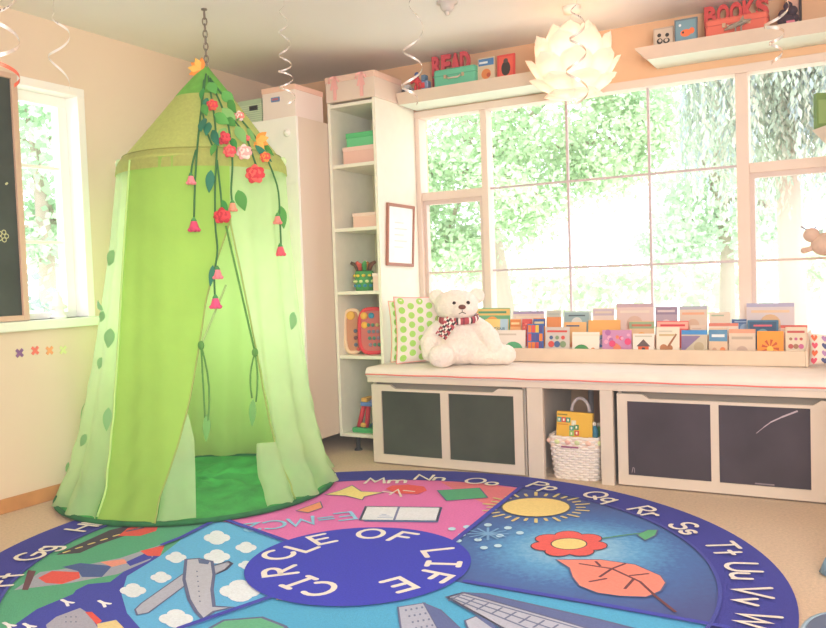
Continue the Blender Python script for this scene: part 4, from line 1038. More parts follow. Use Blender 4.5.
    def F(a, b):
        th = 2*PI*a; r = .645*b if b < .93 else .645*(.93+.07*math.sin((b-.93)/.07*PI/2))
        z = .02+.035*(1-b**6)+.010*math.sin(9*a*2*PI+7*b)*b*(1-b)*4+.008*math.sin(23*b+3*math.sin(th*2))*(1-b)
        if b >= .999: z = .014
        x = max(c.x+r*math.cos(th), XL+.02); return Vector((x, c.y+r*math.sin(th), z))
    mb.grid(F, 96, 30, mm, cu=True); mb.build('floor_mat', mm, t)
    mb = MB(); mr = mat('mat_rim', '#256b3e', .8, var=.2, scale=15)
    L = []
    for i in range(96):
        th = 2*PI*i/96; L.append((max(c.x+.653*math.cos(th), XL+.03), c.y+.653*math.sin(th), .0225))
    mb.tube(L, .0115, mr, 8, closed=True); mb.build('mat_rim', mr, t)
    # tie backs with hanging tails
    for (ax, ay), (bx, by), tails in (((226, 285), (201, 345), ((207, 428, 5), (205, 418, 0))), ((226, 226), (255, 352), ((252, 398, -3), (256, 402, 2)))):
        mb = MB(); A = hit(ax, ay); Bp = hit(bx, by); out = (CP-Bp); out.z = 0; out.normalize()
        P = []
        for i in range(9):
            f = i/8; px, py = ax+(bx-ax)*f, ay+(by-ay)*f; h_ = hit(px, py); P.append(h_+out*.016)
        if ax == 226 and ay == 285: P = [p+out*.004 for p in P]
        mb.tube(P, .0045, m_tie if ay == 226 else mat('tie_cord_pale', '#a9cf86', .8), 6)
        for tx, ty, b_ in tails:
            pp = []
            for i in range(7):
                f = i/6; pp.append(hit(bx+(tx-bx)*f+b_*math.sin(PI*f), by+(ty-by)*f)+out*.028)
            q = hit(bx, by)+out*.03
            base_d = (q-CP).dot(fw)
            pp = [atD(bx+(tx-bx)*f+b_*math.sin(PI*f), by+(ty-by)*f, base_d) for f in [i/6 for i in range(7)]]
            mb.tube(pp, .0038, m_tie, 6)
        mb.ball(hit(bx, by)+out*.024, (.014, .014, .02), m_tie, 10, 8)
        tie = mb.build('tie_back', None, t)
        q = hit(bx, by)+out*.03; dd = (q-CP).dot(fw)
        tx, ty = ((207, 420), (253, 405))[ay == 226]
        mb = MB(); leaf(mb, atD(tx, ty-6, dd), atD(tx-1, ty+22, dd), out, .016, flat('#6fb05a')); mb.build('leaf', None, tie)
    # leaf appliques on the sheer sides
    for (x, y), (x2, y2), w in (((106, 311), (103, 322), .018), ((113, 328), (110, 348), .028), ((104, 357), (101, 369), .018), ((88, 403), (86, 423), .02), ((110.5, 407), (108.5, 431), .022), ((89, 434), (83, 446), .018), ((116, 250), (111, 266), .024), ((106, 310), (101, 300), .016), ((292, 312), (289, 330), .026), ((72, 462), (69, 472), .014)):
        A, Bq = hit(x, y), hit(x2, y2); q = tc(A.z); o_ = Vector((A.x-q.x, A.y-q.y, 0)).normalized(); v = (CP-A).normalized(); n = (o_+v*.8).normalized()
        mb = MB(); leaf(mb, A+n*.016, Bq+n*.016, n, w, mat('leaf_applique', '#8cc487', .8, trans=.2)); mb.build('leaf_applique', None, t)
def leaf(mb, a, b, n, w, m, fold=.35):
    """pointed leaf from base a to tip b, half width w, folded along its rib"""
    a, b, n = Vector(a), Vector(b), Vector(n); t = (b-a); L = t.length; t.normalize(); s = t.cross(n)
    s = s.normalized() if s.length > 1e-5 else t.orthogonal(); nn = s.cross(t)
    N = 8
    rows = []
    for i in range(N+1):
        f = i/N; ww = w*(math.sin(PI*f**.8))**.9 if 0 < i < N else w*.03
        c = a+t*(L*f)+nn*(.12*L*math.sin(PI*f))*.5
        rows.append([c-s*ww-nn*ww*fold*.4, c, c+s*ww-nn*ww*fold*.4])
    k = mb.mi(m); R = [[mb.bm.verts.new(p) for p in r] for r in rows]
    for i in range(N):
        for j in range(2):
            f = mb.bm.faces.new([R[i][j], R[i+1][j], R[i+1][j+1], R[i][j+1]]); f.material_index = k; f.smooth = True
tent()
def chain():
    top = Vector((-2.722, 2.982, ZC)); m = mat('chain_steel', '#8d8276', .35, metal=.6)
    t = thing('hanging_chain', 'steel chain holding the green tent from the ceiling', 'chain', top)
    z = ZC-.03; i = 0
    while z > ZA-.02:
        mb = MB(); L = []
        for k in range(16):
            a = 2*PI*k/16; x, zz = .010*math.cos(a), .0185*math.sin(a)
            L.append((top.x+(x if i % 2 else 0)*.87+(0 if i % 2 else x*.5), top.y+(x*.5 if i % 2 else -x*.87), z+zz))
        mb.tube(L, .0032, m, 6, closed=True); mb.build('link', m, t); z -= .029; i += 1
    mb = MB(); mb.tube([top, top+Vector((0, 0, -.016))], .004, m, 8); mb.lathe([(0, -.006), (.014, -.006), (.014, 0), (0, 0)], top, m, 14); mb.build('ceiling_hook', m, t)
chain()
# ---- flower garland
def garland():
    t = thing('flower_garland', 'artificial garland of leaves, roses and buds draped over the tent roof', 'garland', (-2.72, 2.7, 1.9))
    view = Vector((math.sin(YAW), -math.cos(YAW), 0))
    def on(px, py, off=.03):
        p = hit(px, py); d = (p-CP).dot(fw)-off; return atD(px, py, d)
    g1 = mat('stem_green', '#3f7a45', .7); g = [flat('#3f9a4a'), flat('#63b356'), flat('#2f7f63'), flat('#54a048'), flat('#86c070')]
    stems = [[(206, 74), (203, 95), (200, 120), (197, 150), (195, 180), (194, 218)], [(208, 76), (215, 120), (217, 150), (215, 185), (215, 225), (218, 250), (214, 275), (215, 298)],
             [(210, 80), (228, 120), (233, 160), (231, 190), (232, 202)], [(210, 78), (235, 112), (258, 140), (270, 165), (279, 190), (281, 245)], [(217, 160), (221, 195), (222, 212)], [(204, 80), (201, 105), (206, 130), (212, 145)], [(196, 150), (192, 165), (191, 176)], [(230, 115), (246, 135), (256, 165)]]
    for s in stems:
        P = []
        for (a, b), (c, d) in zip(s, s[1:]):
            for i in range(5): P.append(on(a+(c-a)*i/5, b+(d-b)*i/5, .022))
        P.append(on(*s[-1], .022))
        # smooth the depth
        for _ in range(2): P = [P[0]]+[(P[i-1]+P[i]*2+P[i+1])/4 for i in range(1, len(P)-1)]+[P[-1]]
        mb = MB(); mb.tube(P, .0042, g1, 6); mb.build('stem', g1, t)
    leaves = [(209, 82, 216, 94, .030, 1), (222, 92, 234, 103, .032, 1), (228, 100, 236, 113, .028, 3), (203, 104, 207, 116, .022, 3), (214, 114, 229, 124, .032, 1), (204, 118, 201, 132, .028, 2), (209, 122, 206, 136, .022, 2),
              (222, 108, 236, 120, .03, 4), (226, 118, 236, 126, .024, 3), (236, 126, 246, 144, .028, 4), (212, 130, 219, 146, .024, 2), (232, 138, 236, 152, .020, 0), (255, 145, 272, 162, .018, 2), (262, 142, 274, 156, .016, 3), (211, 170, 209, 193, .024, 2), (238, 190, 245, 211, .032, 3), (213, 265, 210, 287, .016, 2), (281, 206, 284, 229, .026, 3), (203, 88, 201, 100, .016, 0), (222, 200, 228, 213, .018, 0), (216, 143, 211, 156, .018, 3), (226, 128, 218, 138, .02, 4), (243, 112, 237, 122, .018, 1), (208, 98, 203, 108, .016, 2), (247, 128, 256, 142, .016, 4)]
    rnd = random.Random(11)
    for x, y, x2, y2, w, c in leaves:
        n = (view+Vector((rnd.uniform(-.4, .4), rnd.uniform(-.4, .4), rnd.uniform(-.2, .5)))).normalized()
        mb = MB(); o1, o2 = rnd.uniform(.03, .06), rnd.uniform(.035, .07); leaf(mb, on(x, y, o1), on(x2, y2, o2), n, w*.82, g[c]); mb.build('leaf', g[c], t)
    side = rt.copy()
    def rose(px, py, r, c1, c2, flatn=.75, off=.055):
        c = on(px, py, off); ms = [flat(c1), flat(c2)]
        mb = MB(); mb.ball(c, (r*.45, r*.45, r*.42), ms[1], 10, 8)
        for ring, (n, rr, tilt) in enumerate(((5, .55, .9), (6, .85, .45), (7, 1.05, .1))):
            for k in range(n):
                az = 2*PI*(k+.4*ring)/n
                d = (side*math.cos(az)+up*math.sin(az)*flatn); d.normalize()
                nrm = (view*(1)+d*.0)
                def P(a, b, d=d, rr=rr, tilt=tilt):
                    s_ = view.cross(d).normalized(); wv = .42*r*math.sin(PI*(.15+.75*a))
                    return c+d*(r*rr*(.25+.75*a))*1.0+s_*wv*(2*b-1)+view*(r*tilt*.5*(1-a)+.18*r*math.sin(PI*a)-.16*r*(2*b-1)**2)
                mb.grid(P, 5, 4, ms[(k+ring) % 2])
        mb.build('rose', None, t)
    for a in ((212, 105, .026, '#d9424e', '#e8694e'), (223.5, 138, .030, '#e24a58', '#c93a48'), (229.5, 151, .028, '#e2505a', '#ee7a70'), (239, 116, .024, '#ee8a80', '#f6e2dc'), (244, 152, .034, '#f2b4ae', '#f8e8e0'), (255, 174, .042, '#d93e48', '#ee6a62'), (265, 157, .024, '#e8584a', '#f09a4a'), (222, 216, .036, '#df4a52', '#c53440', .45), (247, 138, .014, '#ee7a7a', '#e8605e')): rose(*a)
    def bud(px, py, c, s=1.0):
        b = on(px, py, .045); top = b+Vector((0, 0, .030*s)); m = flat(c); mg = flat('#4f9a56')
        mb = MB(); n = 5
        mb.lathe([(.004*s, .022*s), (.012*s, .012*s), (.017*s, -.004*s), (.022*s, -.02*s), (.014*s, -.022*s), (0, -.014*s)], b, m, 10)
        for k in range(6):
            a = 2*PI*k/6; mb.ball(b+Vector((.017*s*math.cos(a), .017*s*math.sin(a), -.019*s)), (.009*s, .009*s, .008*s), m, 8, 6)
        mb.lathe([(0, .032*s), (.004*s, .03*s), (.0115*s, .016*s), (.009*s, .012*s)], b, mg, 10)
        mb.build('bud', None, t)
    for x, y, c, s in ((191, 179, '#f0919a', .9), (194, 225, '#dd4f78', 1.1), (232.5, 206, '#f2a184', .9), (217.5, 273, '#ee8a96', 1.0), (215.5, 302, '#e8588a', 1.1), (277.5, 219, '#f09488', .9), (280.5, 250, '#ea5f72', 1.05)): bud(x, y, c, s)
    def tulip(px, py, d, c, ang):
        b = d; mt = flat(c); mb = MB()
        for k in range(5):
            a = ang+(k-2)*.5; dd = side*math.cos(a)+up*math.sin(a)
            leaf(mb, b, b+dd*.06+view*.01*(k % 2), view, .017, [mt, flat('#f2c25e')][k % 2], .8)
        mb.build('tulip', None, t)
    tulip(0, 0, atD(201, 70, 3.86), '#ee9440', 2.5); tulip(0, 0, on(256, 140, .05), '#f0a03e', -.35)
garland()

# ------------------------------------------------------------------ alphabet rug
RC = Vector((-1.59, 2.41, 0)); RA, RB_ = 1.41, 1.335
def rug():
    Zs = [.0092]
    mb = MB()
    def rm(c, var=.07): return mat('rug_'+c.lstrip('#'), c, .95, var=var, scale=120, bump=.35, bscale=260, detail=5)
    def E(f, a, z): a = math.radians(a); return Vector((RC.x+RA*f*math.cos(a), RC.y+RB_*f*math.sin(a), z))
    border = rm('#3b3d9e')
    ring = [E(1, 360*i/160, 0) for i in range(160)]
    top = [Vector((p.x, p.y, .009)) for p in ring]
    mb.face(top, border)
    for i in range(160):
        j = (i+1) % 160; mb.face([ring[i], ring[j], top[j], top[i]], rm('#2f2f7c'))
    def lay(): Zs[0] += .00003; return Zs[0]
    def poly(P, c): z = lay(); mb.face([Vector((p[0], p[1], z)) for p in P], c if not isinstance(c, str) else rm(c))
    def px(L): return [atZ(x, y, .0095) for x, y in L]
    def ppoly(L, c): poly(px(L), c)
    def pline(L, w, c): z = lay(); ribbon(mb, [Vector((q.x, q.y, z)) for q in px(L)], w, rm(c), (0, 0, 1), 6)
    def pdisc(x, y, rx, ry, c, n=24): ppoly([(x+rx*math.cos(2*PI*i/n), y+ry*math.sin(2*PI*i/n)) for i in range(n)], c)
    def sector(a0, a1, c, f=.85, mid=None):
        n = 30; poly([E(f, a0+(a1-a0)*i/n, 0) for i in range(n+1)]+(mid or [RC]), c)
    # sectors: land, sea, sky, water, night, pink
    def ang(x, y):
        q = atZ(x, y, .009); return math.degrees(math.atan2((q.y-RC.y)/RB_, (q.x-RC.x)/RA))
    aPR, aPL, aN, aW = ang(520, 489), ang(226, 521), ang(725, 628), -103
    def inner(x, y): return atZ(x, y, .009)
    sector(-197, -103, '#55a883')
    Wp = [E(.85, aW+(aN-aW)*i/30, 0) for i in range(31)]
    poly(Wp+[inner(462, 583), RC, inner(283, 594)], '#4fa9d6')
    # night sector with a pool of lighter blue (woven gradient)
    mn = bpy.data.materials.new('rug_night'); mn.use_nodes = True; nt = mn.node_tree; b = nt.nodes['Principled BSDF']; b.inputs['Roughness'].default_value = .95; b.inputs['Specular IOR Level'].default_value = .2
    tcn = nt.nodes.new('ShaderNodeTexCoord'); vm = nt.nodes.new('ShaderNodeVectorMath'); vm.operation = 'DISTANCE'
    cl = atZ(575, 548, .009); RUGC = (cl.x-RC.x, cl.y-RC.y, .0095); vm.inputs[1].default_value = RUGC
    nt.links.new(tcn.outputs['Object'], vm.inputs[0])
    nz = nt.nodes.new('ShaderNodeTexNoise'); nz.inputs['Scale'].default_value = 60; nt.links.new(tcn.outputs['Object'], nz.inputs['Vector'])
    ad = nt.nodes.new('ShaderNodeMath'); ad.operation = 'MULTIPLY_ADD'; ad.inputs[1].default_value = .16; nt.links.new(nz.outputs['Fac'], ad.inputs[0]); nt.links.new(vm.outputs['Value'], ad.inputs[2])
    cr = nt.nodes.new('ShaderNodeValToRGB'); els = cr.color_ramp.elements
    els[0].position = .10; els[0].color = lin('#a4d2ec')+[1]; els[1].position = .70; els[1].color = lin('#4b5690')+[1]
    x_ = els.new(.30); x_.color = lin('#5f9fd2')+[1]; x_ = els.new(.45); x_.color = lin('#4a6fae')+[1]
    nt.links.new(ad.outputs[0], cr.inputs[0]); nt.links.new(cr.outputs[0], b.inputs['Base Color'])
    Np = [E(.85, aN+(aPR-aN)*i/30, 0) for i in range(31)]
    poly(Np+[inner(452, 545), RC, inner(468, 584)], mn)
    sector(aPR, aPL, '#dd74b4', mid=[inner(285, 541), RC, inner(452, 545)])
    # warm corner of the pink sector
    ppoly([(519, 489), (480, 483), (440, 481.5), (455, 490), (492, 507)], '#e07a86')
    # sky
    ppoly([(227, 522), (214, 522), (183, 538), (160, 556), (127, 576), (121.5, 594), (127, 613), (140, 628), (148, 655), (170, 662), (185, 630), (284, 594), (340, 565), (286, 541)], '#62b4e6')
    # sea
    ppoly([(163, 546), (160, 556), (127, 576), (121.5, 594), (127, 613), (140, 628), (150, 660), (60, 680), (0, 690), (-15, 650), (10, 628), (37, 609), (73, 594), (76, 590), (88, 584), (110, 582), (135, 563)], '#4047ae')
    # river of traffic, road, vehicles
    ppoly([(160, 548), (166, 543), (120, 558), (70, 568), (40, 572), (14, 590), (30, 588), (70, 583), (118, 574), (150, 560)], '#9fa6b8')
    for L, c in (([(28, 570), (36, 571), (28, 590), (22, 590)], '#6b4650'), ([(38, 578), (52, 571), (79, 572), (80, 578), (62, 584), (46, 583)], '#e2584e'), ([(62, 567), (80, 563), (112, 566), (102, 577), (82, 577), (78, 571)], '#4a5f9a'), ([(100, 562), (124, 559), (128, 563), (112, 567)], '#e89a88'), ([(126, 562), (150, 551), (152, 558), (130, 566)], '#4047ae'), ([(140, 551), (165, 545), (160, 556), (148, 556)], '#de5a50')): ppoly(L, c)
    ppoly([(56, 555), (80, 553), (98, 545), (148, 528), (140, 523), (110, 530), (66, 550)], '#4a4550')
    for i in range(7): pline([(64+i*12.5, 552.5-i*4.1), (69+i*12.5, 551-i*4.1)], .012, '#e0d080')
    ppoly([(118, 536), (128, 528), (142, 525), (158, 527), (156, 531), (140, 536)], '#de5a50'); pline([(128, 531), (142, 528)], .018, '#5a5a78')
    # ships and gulls
    ppoly([(46, 625), (56, 617), (80, 608), (88, 613), (98, 628), (100, 640), (50, 640)], '#a7a9bd'); ppoly([(85, 612), (92, 612), (102, 621), (97, 625)], '#e2584e'); ppoly([(97, 624), (116, 620), (124, 628), (122, 640), (100, 640)], '#e2cf94')
    for i in range(6): pdisc(66+5*(i % 3), 617+5*(i//3), 1, .8, '#7a7f98', 6)
    for x, y in ((66, 602), (103, 603), (28, 626), (8, 625)): pline([(x-4, y-2), (x, y), (x+7, y+1)], .012, '#eef0f4'); pline([(x, y), (x+2, y+4)], .010, '#eef0f4')
    # clouds
    for x, y, s in ((217, 537, 1), (246, 547, .8), (176, 557, .8), (217, 556, 1), (161, 577, .8), (133, 590, 1), (240, 590, 1.55), (176, 618, 1.3), (246, 565, .6)):
        for dx, dy, r in ((-7, 1, 6), (0, -2, 7), (7, 1, 6), (0, 3, 8)): pdisc(x+dx*s, y+dy*s, r*s*1.05, r*s*.62, '#dfeaf4', 14)
    # aeroplane
    gr = '#aeb4c8'; ol = '#5f6890'
    def shape(L, c): pline(L+[L[0]], .011, ol); ppoly(L, c)
    shape([(183, 575), (195, 578), (148, 613), (138, 615), (136, 610), (142, 604)], gr)
    shape([(208, 568), (228, 562), (232, 564), (226, 570), (210, 577)], gr)
    shape([(186, 560), (198, 559), (212, 562), (214, 575), (212, 590), (214, 607), (232, 608), (214, 612), (203, 620), (196, 612), (189, 600), (184, 580)], '#b6bbcc')
    for i in range(7): pdisc(197+.5*i, 572+5*i, .9, .8, '#6f7898', 6)
    ppoly([(198, 560), (210, 562), (208, 565), (199, 564)], '#5f6f9a')
    # pink sector: star, triangle, book, formula, fish, rectangle
    shape([(352, 486), (361, 492), (382, 493), (364, 497), (362, 500), (346, 496), (326, 495), (340, 491)], '#ecd98a')
    shape([(320, 502.5), (322, 508), (308, 513), (297, 511)], '#e8976a')
    ppoly([(386, 489), (392, 486), (408, 485), (424, 487), (427, 491), (418, 494.5), (396, 494)], '#e25a58')
    for L in ([(383, 492), (392, 493)], [(390, 495), (398, 490), (401, 497)], [(404, 491), (414, 492)]): pline(L, .012, '#eadfd8')
    shape([(438, 491), (479, 488.5), (487, 498), (447, 501)], '#55a87c')
    shape([(366, 507), (441, 508), (437, 521.5), (360, 520.5)], '#e4e8f2'); pline([(399, 507.5), (394, 521)], .01, '#7a84b0')
    pline([(365, 521.5), (437, 522.5)], .012, '#5f86c0')
    for i in range(3): pline([(378+i*2, 518-i*1.5), (392-i*3, 518-i*1.3)], .007, '#9fb4d8')
    a, b_ = atZ(337, 520, 0), atZ(262, 529, 0); z = lay(); u = (b_-a).normalized(); u.z = 0; u = -u
    u = Vector((a.x-b_.x, a.y-b_.y, 0)).normalized(); v = Vector((-u.y, u.x, 0))
    write(mb, 'E=MC2', Vector(((a.x+b_.x)/2, (a.y+b_.y)/2, z)), -u, -v, .11, .016, rm('#8ec6e8'))
    # night sector: sun, flower, leaf, flakes
    for i in range(28):
        an = 2*PI*i/28; r0, r1 = (1.22, 1.58) if i % 2 else (1.22, 1.42)
        pline([(536+34*r0*math.cos(an), 508+9.5*r0*math.sin(an)), (536+34*r1*math.cos(an), 508+9.5*r1*math.sin(an))], .014, '#d8c98a')
    pdisc(536, 508, 35, 9.6, '#6f6a5a'); pdisc(536, 508, 33.5, 9.2, '#ecd388')
    pline([(598, 540), (625, 536), (650, 533)], .010, '#5a9a6a'); shape([(638, 536), (648, 531), (657, 531), (655, 536), (645, 541)], '#5fb07a')
    for k in range(7):
        an = 2*PI*k/7+.2; pdisc(569+25*math.cos(an), 545+8.4*math.sin(an), 14.5, 4.9, '#4a3c50', 16)
    for k in range(7):
        an = 2*PI*k/7+.2; pdisc(569+25*math.cos(an), 545+8.4*math.sin(an), 13.4, 4.4, '#e6605c', 16)
    pdisc(569, 545, 18.5, 5.9, '#4a3c50'); pdisc(569, 545, 17.3, 5.4, '#ead58a')
    shape([(557, 561), (600, 561), (635, 566), (660, 577), (665, 584), (660, 592), (646, 598), (620, 597), (598, 594), (580, 587), (573, 578), (570, 569)], '#ee8c7c')
    for L in ([(580, 565), (612, 570), (640, 583), (655, 597), (675, 613)], [(612, 570), (625, 565)], [(630, 577), (648, 575)], [(612, 570), (600, 578)], [(634, 580), (625, 590)], [(590, 583), (606, 580)], [(600, 567), (596, 563)]): pline(L, .010, '#6f3f48')
    for x, y in ((452, 530), (467, 528), (488, 526), (508, 529), (520, 534), (478, 541), (500, 537), (462, 536), (484, 549), (498, 547), (458, 542)): pdisc(x, y, 4, 1.7, '#b9dcf0', 10)
    for k in range(6):
        an = PI*k/6; pline([(488-20*math.cos(an), 535-6*math.sin(an)), (488+20*math.cos(an), 535+6*math.sin(an))], .010, '#78a9d8')
    # water sector: buildings, hill, sun
    shape([(206, 632), (224, 622), (262, 619), (285, 628), (300, 645), (210, 660)], '#62b08a')
    ppoly([(276, 601), (286, 595), (300, 598), (304, 602), (290, 603)], '#e6d28e')
    shape([(399, 609), (424, 605), (452, 650), (448, 690), (410, 690)], '#aab0c6'); shape([(424, 605), (440, 612), (480, 650), (470, 690), (448, 690), (450, 650)], '#5d6a9e')
    for i in range(4):
        for j in range(6): pdisc(406+5.4*i+3.4*j, 612+6*j-.9*i, 1.2, 1.1, '#6f7898', 6)
    shape([(447, 599), (464, 594.5), (560, 622), (620, 640), (700, 670), (640, 690), (520, 640)], '#b4b9cc'); shape([(464, 594.5), (486, 596), (600, 622), (690, 645), (760, 668), (700, 670), (620, 640), (560, 622)], '#5d6a9e')
    for i in range(14):
        x = 456+i*14; pline([(x+4, 597+i*4.3), (x-7+i*.1, 602.5+i*4.5)], .007, '#6f7898')
    for k in range(3): pline([(452+k*5, 600-k*1.5), (620+k*16, 668-k*8)], .007, '#6f7898')
    shape([(466, 623), (476, 619), (500, 636), (510, 660), (480, 660)], '#b4b9cc'); ppoly([(476, 619), (486, 621), (520, 650), (510, 660), (500, 636)], '#5d6a9e')
    # spokes
    for L in ([(520, 489), (450, 546)], [(226, 521), (288, 543)], [(466, 583), (600, 606), (726, 629)], [(284, 594), (180, 630)], [(214, 522), (226, 521)], [(163, 546), (183, 538), (214, 522)]): pline(L, .022, '#4147b4')
    z = lay(); ribbon(mb, [E(.85, 360*i/120, z) for i in range(121)], .012, rm('#444ba6'), (0, 0, 1), 6)
    # centre disc and its lettering
    ci = sum((atZ(x, y, .009) for x, y in ((249, 565), (470, 562), (362, 529.5), (360, 601))), Vector())/4
    cc = (atZ(249, 565, .009)+atZ(470, 562, .009))/2; r0 = .392
    z = lay(); mb.face([Vector((cc.x+r0*math.cos(2*PI*i/80), cc.y+r0*math.sin(2*PI*i/80), z)) for i in range(80)], rm('#3a3fc0'))
    cream = rm('#e9e3dc', .04); z = lay()
    for ch, x, y in (('C', 321, 591), ('I', 299, 584.5), ('R', 280, 573), ('C', 278, 557), ('L', 302, 549), ('E', 322, 541), ('O', 371, 535.5), ('F', 403, 539), ('L', 440, 554.5), ('I', 443.5, 566), ('F', 433, 578.5), ('E', 399, 587)):
        q = atZ(x, y, .009); a = math.atan2(q.y-cc.y, q.x-cc.x); rr = .292
        a_ = a; org = Vector((q.x, q.y, z)); v = Vector((math.cos(a_), math.sin(a_), 0)); u = Vector((math.sin(a_), -math.cos(a_), 0))
        write(mb, ch, org, u, v, .108, .020, cream)
    # the alphabet round the border
    aM = ang(386, 482); aW2 = ang(756, 630); step = (aW2-aM)/10
    ref = {'M': (386, 482), 'N': (431, 479), 'O': (483, 483), 'P': (545, 487.5), 'Q': (602, 498), 'R': (648, 513.3), 'S': (688, 530), 'T': (725, 550), 'U': (745, 573), 'V': (754, 598), 'W': (756, 630), 'H': (88, 527), 'G': (35, 555), 'F': (3, 582)}
    for i in range(26):
        ch = chr(65+i)
        a = ang(*ref[ch]) if ch in ref else aM+step*(i-12)
        if ch in 'ABCDE': a = ang(*ref['F'])+13.6*(5-i)
        if ch in 'IJKL': a = aM+13.8*(12-i)
        if ch in 'XYZ': a = aW2-13.6*(i-22)
        p = E(.92, a, z)
        if ch in ref: p = atZ(*ref[ch], .009); p.z = z
        v = Vector((math.cos(math.radians(a)), math.sin(math.radians(a)), 0)); u = Vector((v.y, -v.x, 0))
        write(mb, ch+ch.lower(), p, u, v, .10, .016, cream, .2)
    for f in mb.bm.faces: f.normal_update()
    for f in mb.bm.faces:
        if abs(f.normal.z) > .9 and f.normal.z < 0: f.normal_flip()
    for v in mb.bm.verts: v.co -= RC
    o = mb.build('alphabet_rug', border, fixn=False); o.location = RC
    tag(o, 'big round blue alphabet rug with picture sectors and CIRCLE OF LIFE centre', 'rug')
rug()

# ------------------------------------------------------------------ right-hand edge
def gutter_shelf():
    m1, m2 = m_sh, m_shu
    def Q(s, d, z): p = R0+RD*s-RN*d; return Vector((p.x, p.y, z))
    s0, s1, zb, zt, D = .155, 1.2, 1.515, 1.60, .34
    t = thing('wall_shelf', 'short ledge on the right wall holding a green book', 'shelf', Q(.6, .1, zb))
    mb = MB(); a = [Q(s0, D, zt), Q(s1, D, zt), Q(s1, 0, zt), Q(s0, 0, zt)]; b = [Q(s0+.05, D-.05, zb), Q(s1-.05, D-.05, zb), Q(s1-.05, 0, zb), Q(s0+.05, 0, zb)]
    mb.face(a, m1); mb.face(b[::-1], m2)
    for i in range(4): mb.face([b[i], b[(i+1) % 4], a[(i+1) % 4], a[i]], m1 if i != 3 else m2)
    bmesh.ops.remove_doubles(mb.bm, verts=mb.bm.verts[:], dist=.0005); mb.build('ledge', None, t)
    for i, (s, w, h, c, c2, lb) in enumerate(((.170, .03, .155, '#6f8f4e', '#8aa868', 'upright green book at the end of the right wall ledge'), (.172, .03, .12, '#d85a58', '#e88a80', 'upright red book behind the green one on the right ledge'))):
        mb = MB(); z = zt+.002; x = .31-.0*i
        x = .340-.072*i; P = [Q(s, x, z), Q(s+w, x, z), Q(s+w, x-.06, z), Q(s, x-.06, z)]; mb.prism(P, (0, 0, h), flat(c))
        P2 = [Q(s+w, x-.008, z+.02), Q(s+w+.001, x-.008, z+.02), Q(s+w+.001, x-.052, z+.02), Q(s+w, x-.052, z+.02)]; mb.prism(P2, (0, 0, h-.05), flat(c2))
        tag(mb.build('picture_book', bevel=.001), lb, 'book')
gutter_shelf()
def bee():
    c = atY(826, 243, 4.3); k = 1/185
    t = thing('plush_bee', 'small tan plush bee with feelers hanging before the right window pane', 'plush toy', c)
    m = mat('tan_plush', '#d4b6a4', .95, var=.06, scale=40)
    mb = MB(); mb.ball(c+Vector((.0, 0, -.005)), (.066, .05, .055), m, 18, 12); mb.tube([atY(815, 246, 4.3), atY(810, 249, 4.29), atY(804, 250.5, 4.285)], [.010, .013, .014], m, 10); mb.ball(atY(804, 250.5, 4.285), .0145, m, 10, 8); mb.build('body', m, t)
    h = atY(811.5, 235, 4.29); mb = MB(); mb.ball(h, (.036, .032, .034), m, 16, 10); o = mb.build('head', m, t)
    for x, y in ((801, 226.5), (816, 227)):
        mb = MB(); mt = flat('#84849c'); mb.tube([h+Vector((0, 0, .03)), atY((x+811)/2, 229.5, 4.285), atY(x, y, 4.285)], .0035, mt, 6); mb.build('feeler', mt, o)
    mb = MB(); mw = flat('#b8d4cc'); leaf(mb, atY(817, 236, 4.28), atY(823, 229, 4.30), (0, -1, 0), .012, mw); mb.build('wing', mw, t)
    mb = MB(); s = c+Vector((.035, 0, .04)); mb.tube([s, (s.x, s.y, 1.52)], .001, flat('#e8e4e0'), 5); mb.build('string', None, t)
bee()
def play_table():
    c = Vector((.295, 3.07, 0)); t = thing('play_table', 'low play table whose pale leg with blue-grey foot shows at the right edge', 'table', c)
    ml = flat('#dfe8ee', rough=.35); mf = flat('#6f8ba2', rough=.4)
    mb = MB(); mb.lathe([(0, .50), (.345, .50), (.355, .51), (.355, .525), (.345, .535), (0, .535)], c, flat('#dfe8ee'), 40); mb.build('table_top', None, t)
    f0 = Vector((-.128, 2.905, 0)); r0 = f0-c
    for k in range(4):
        R = Matrix.Rotation(k*PI/2, 3, 'Z'); f = c+R @ r0; tp = c+(R @ r0)*.55+Vector((0, 0, .505))
        mb = MB(); mb.tube([f+(tp-f)*.08, tp], [.022, .02], ml, 12); o = mb.build('leg', ml, t)
        mb = MB(); mb.tube([f, f+(tp-f)*.09], [.027, .026], mf, 12); q = mb.build('foot', mf, o); q['label'] = 'blue-grey foot cap'
play_table()
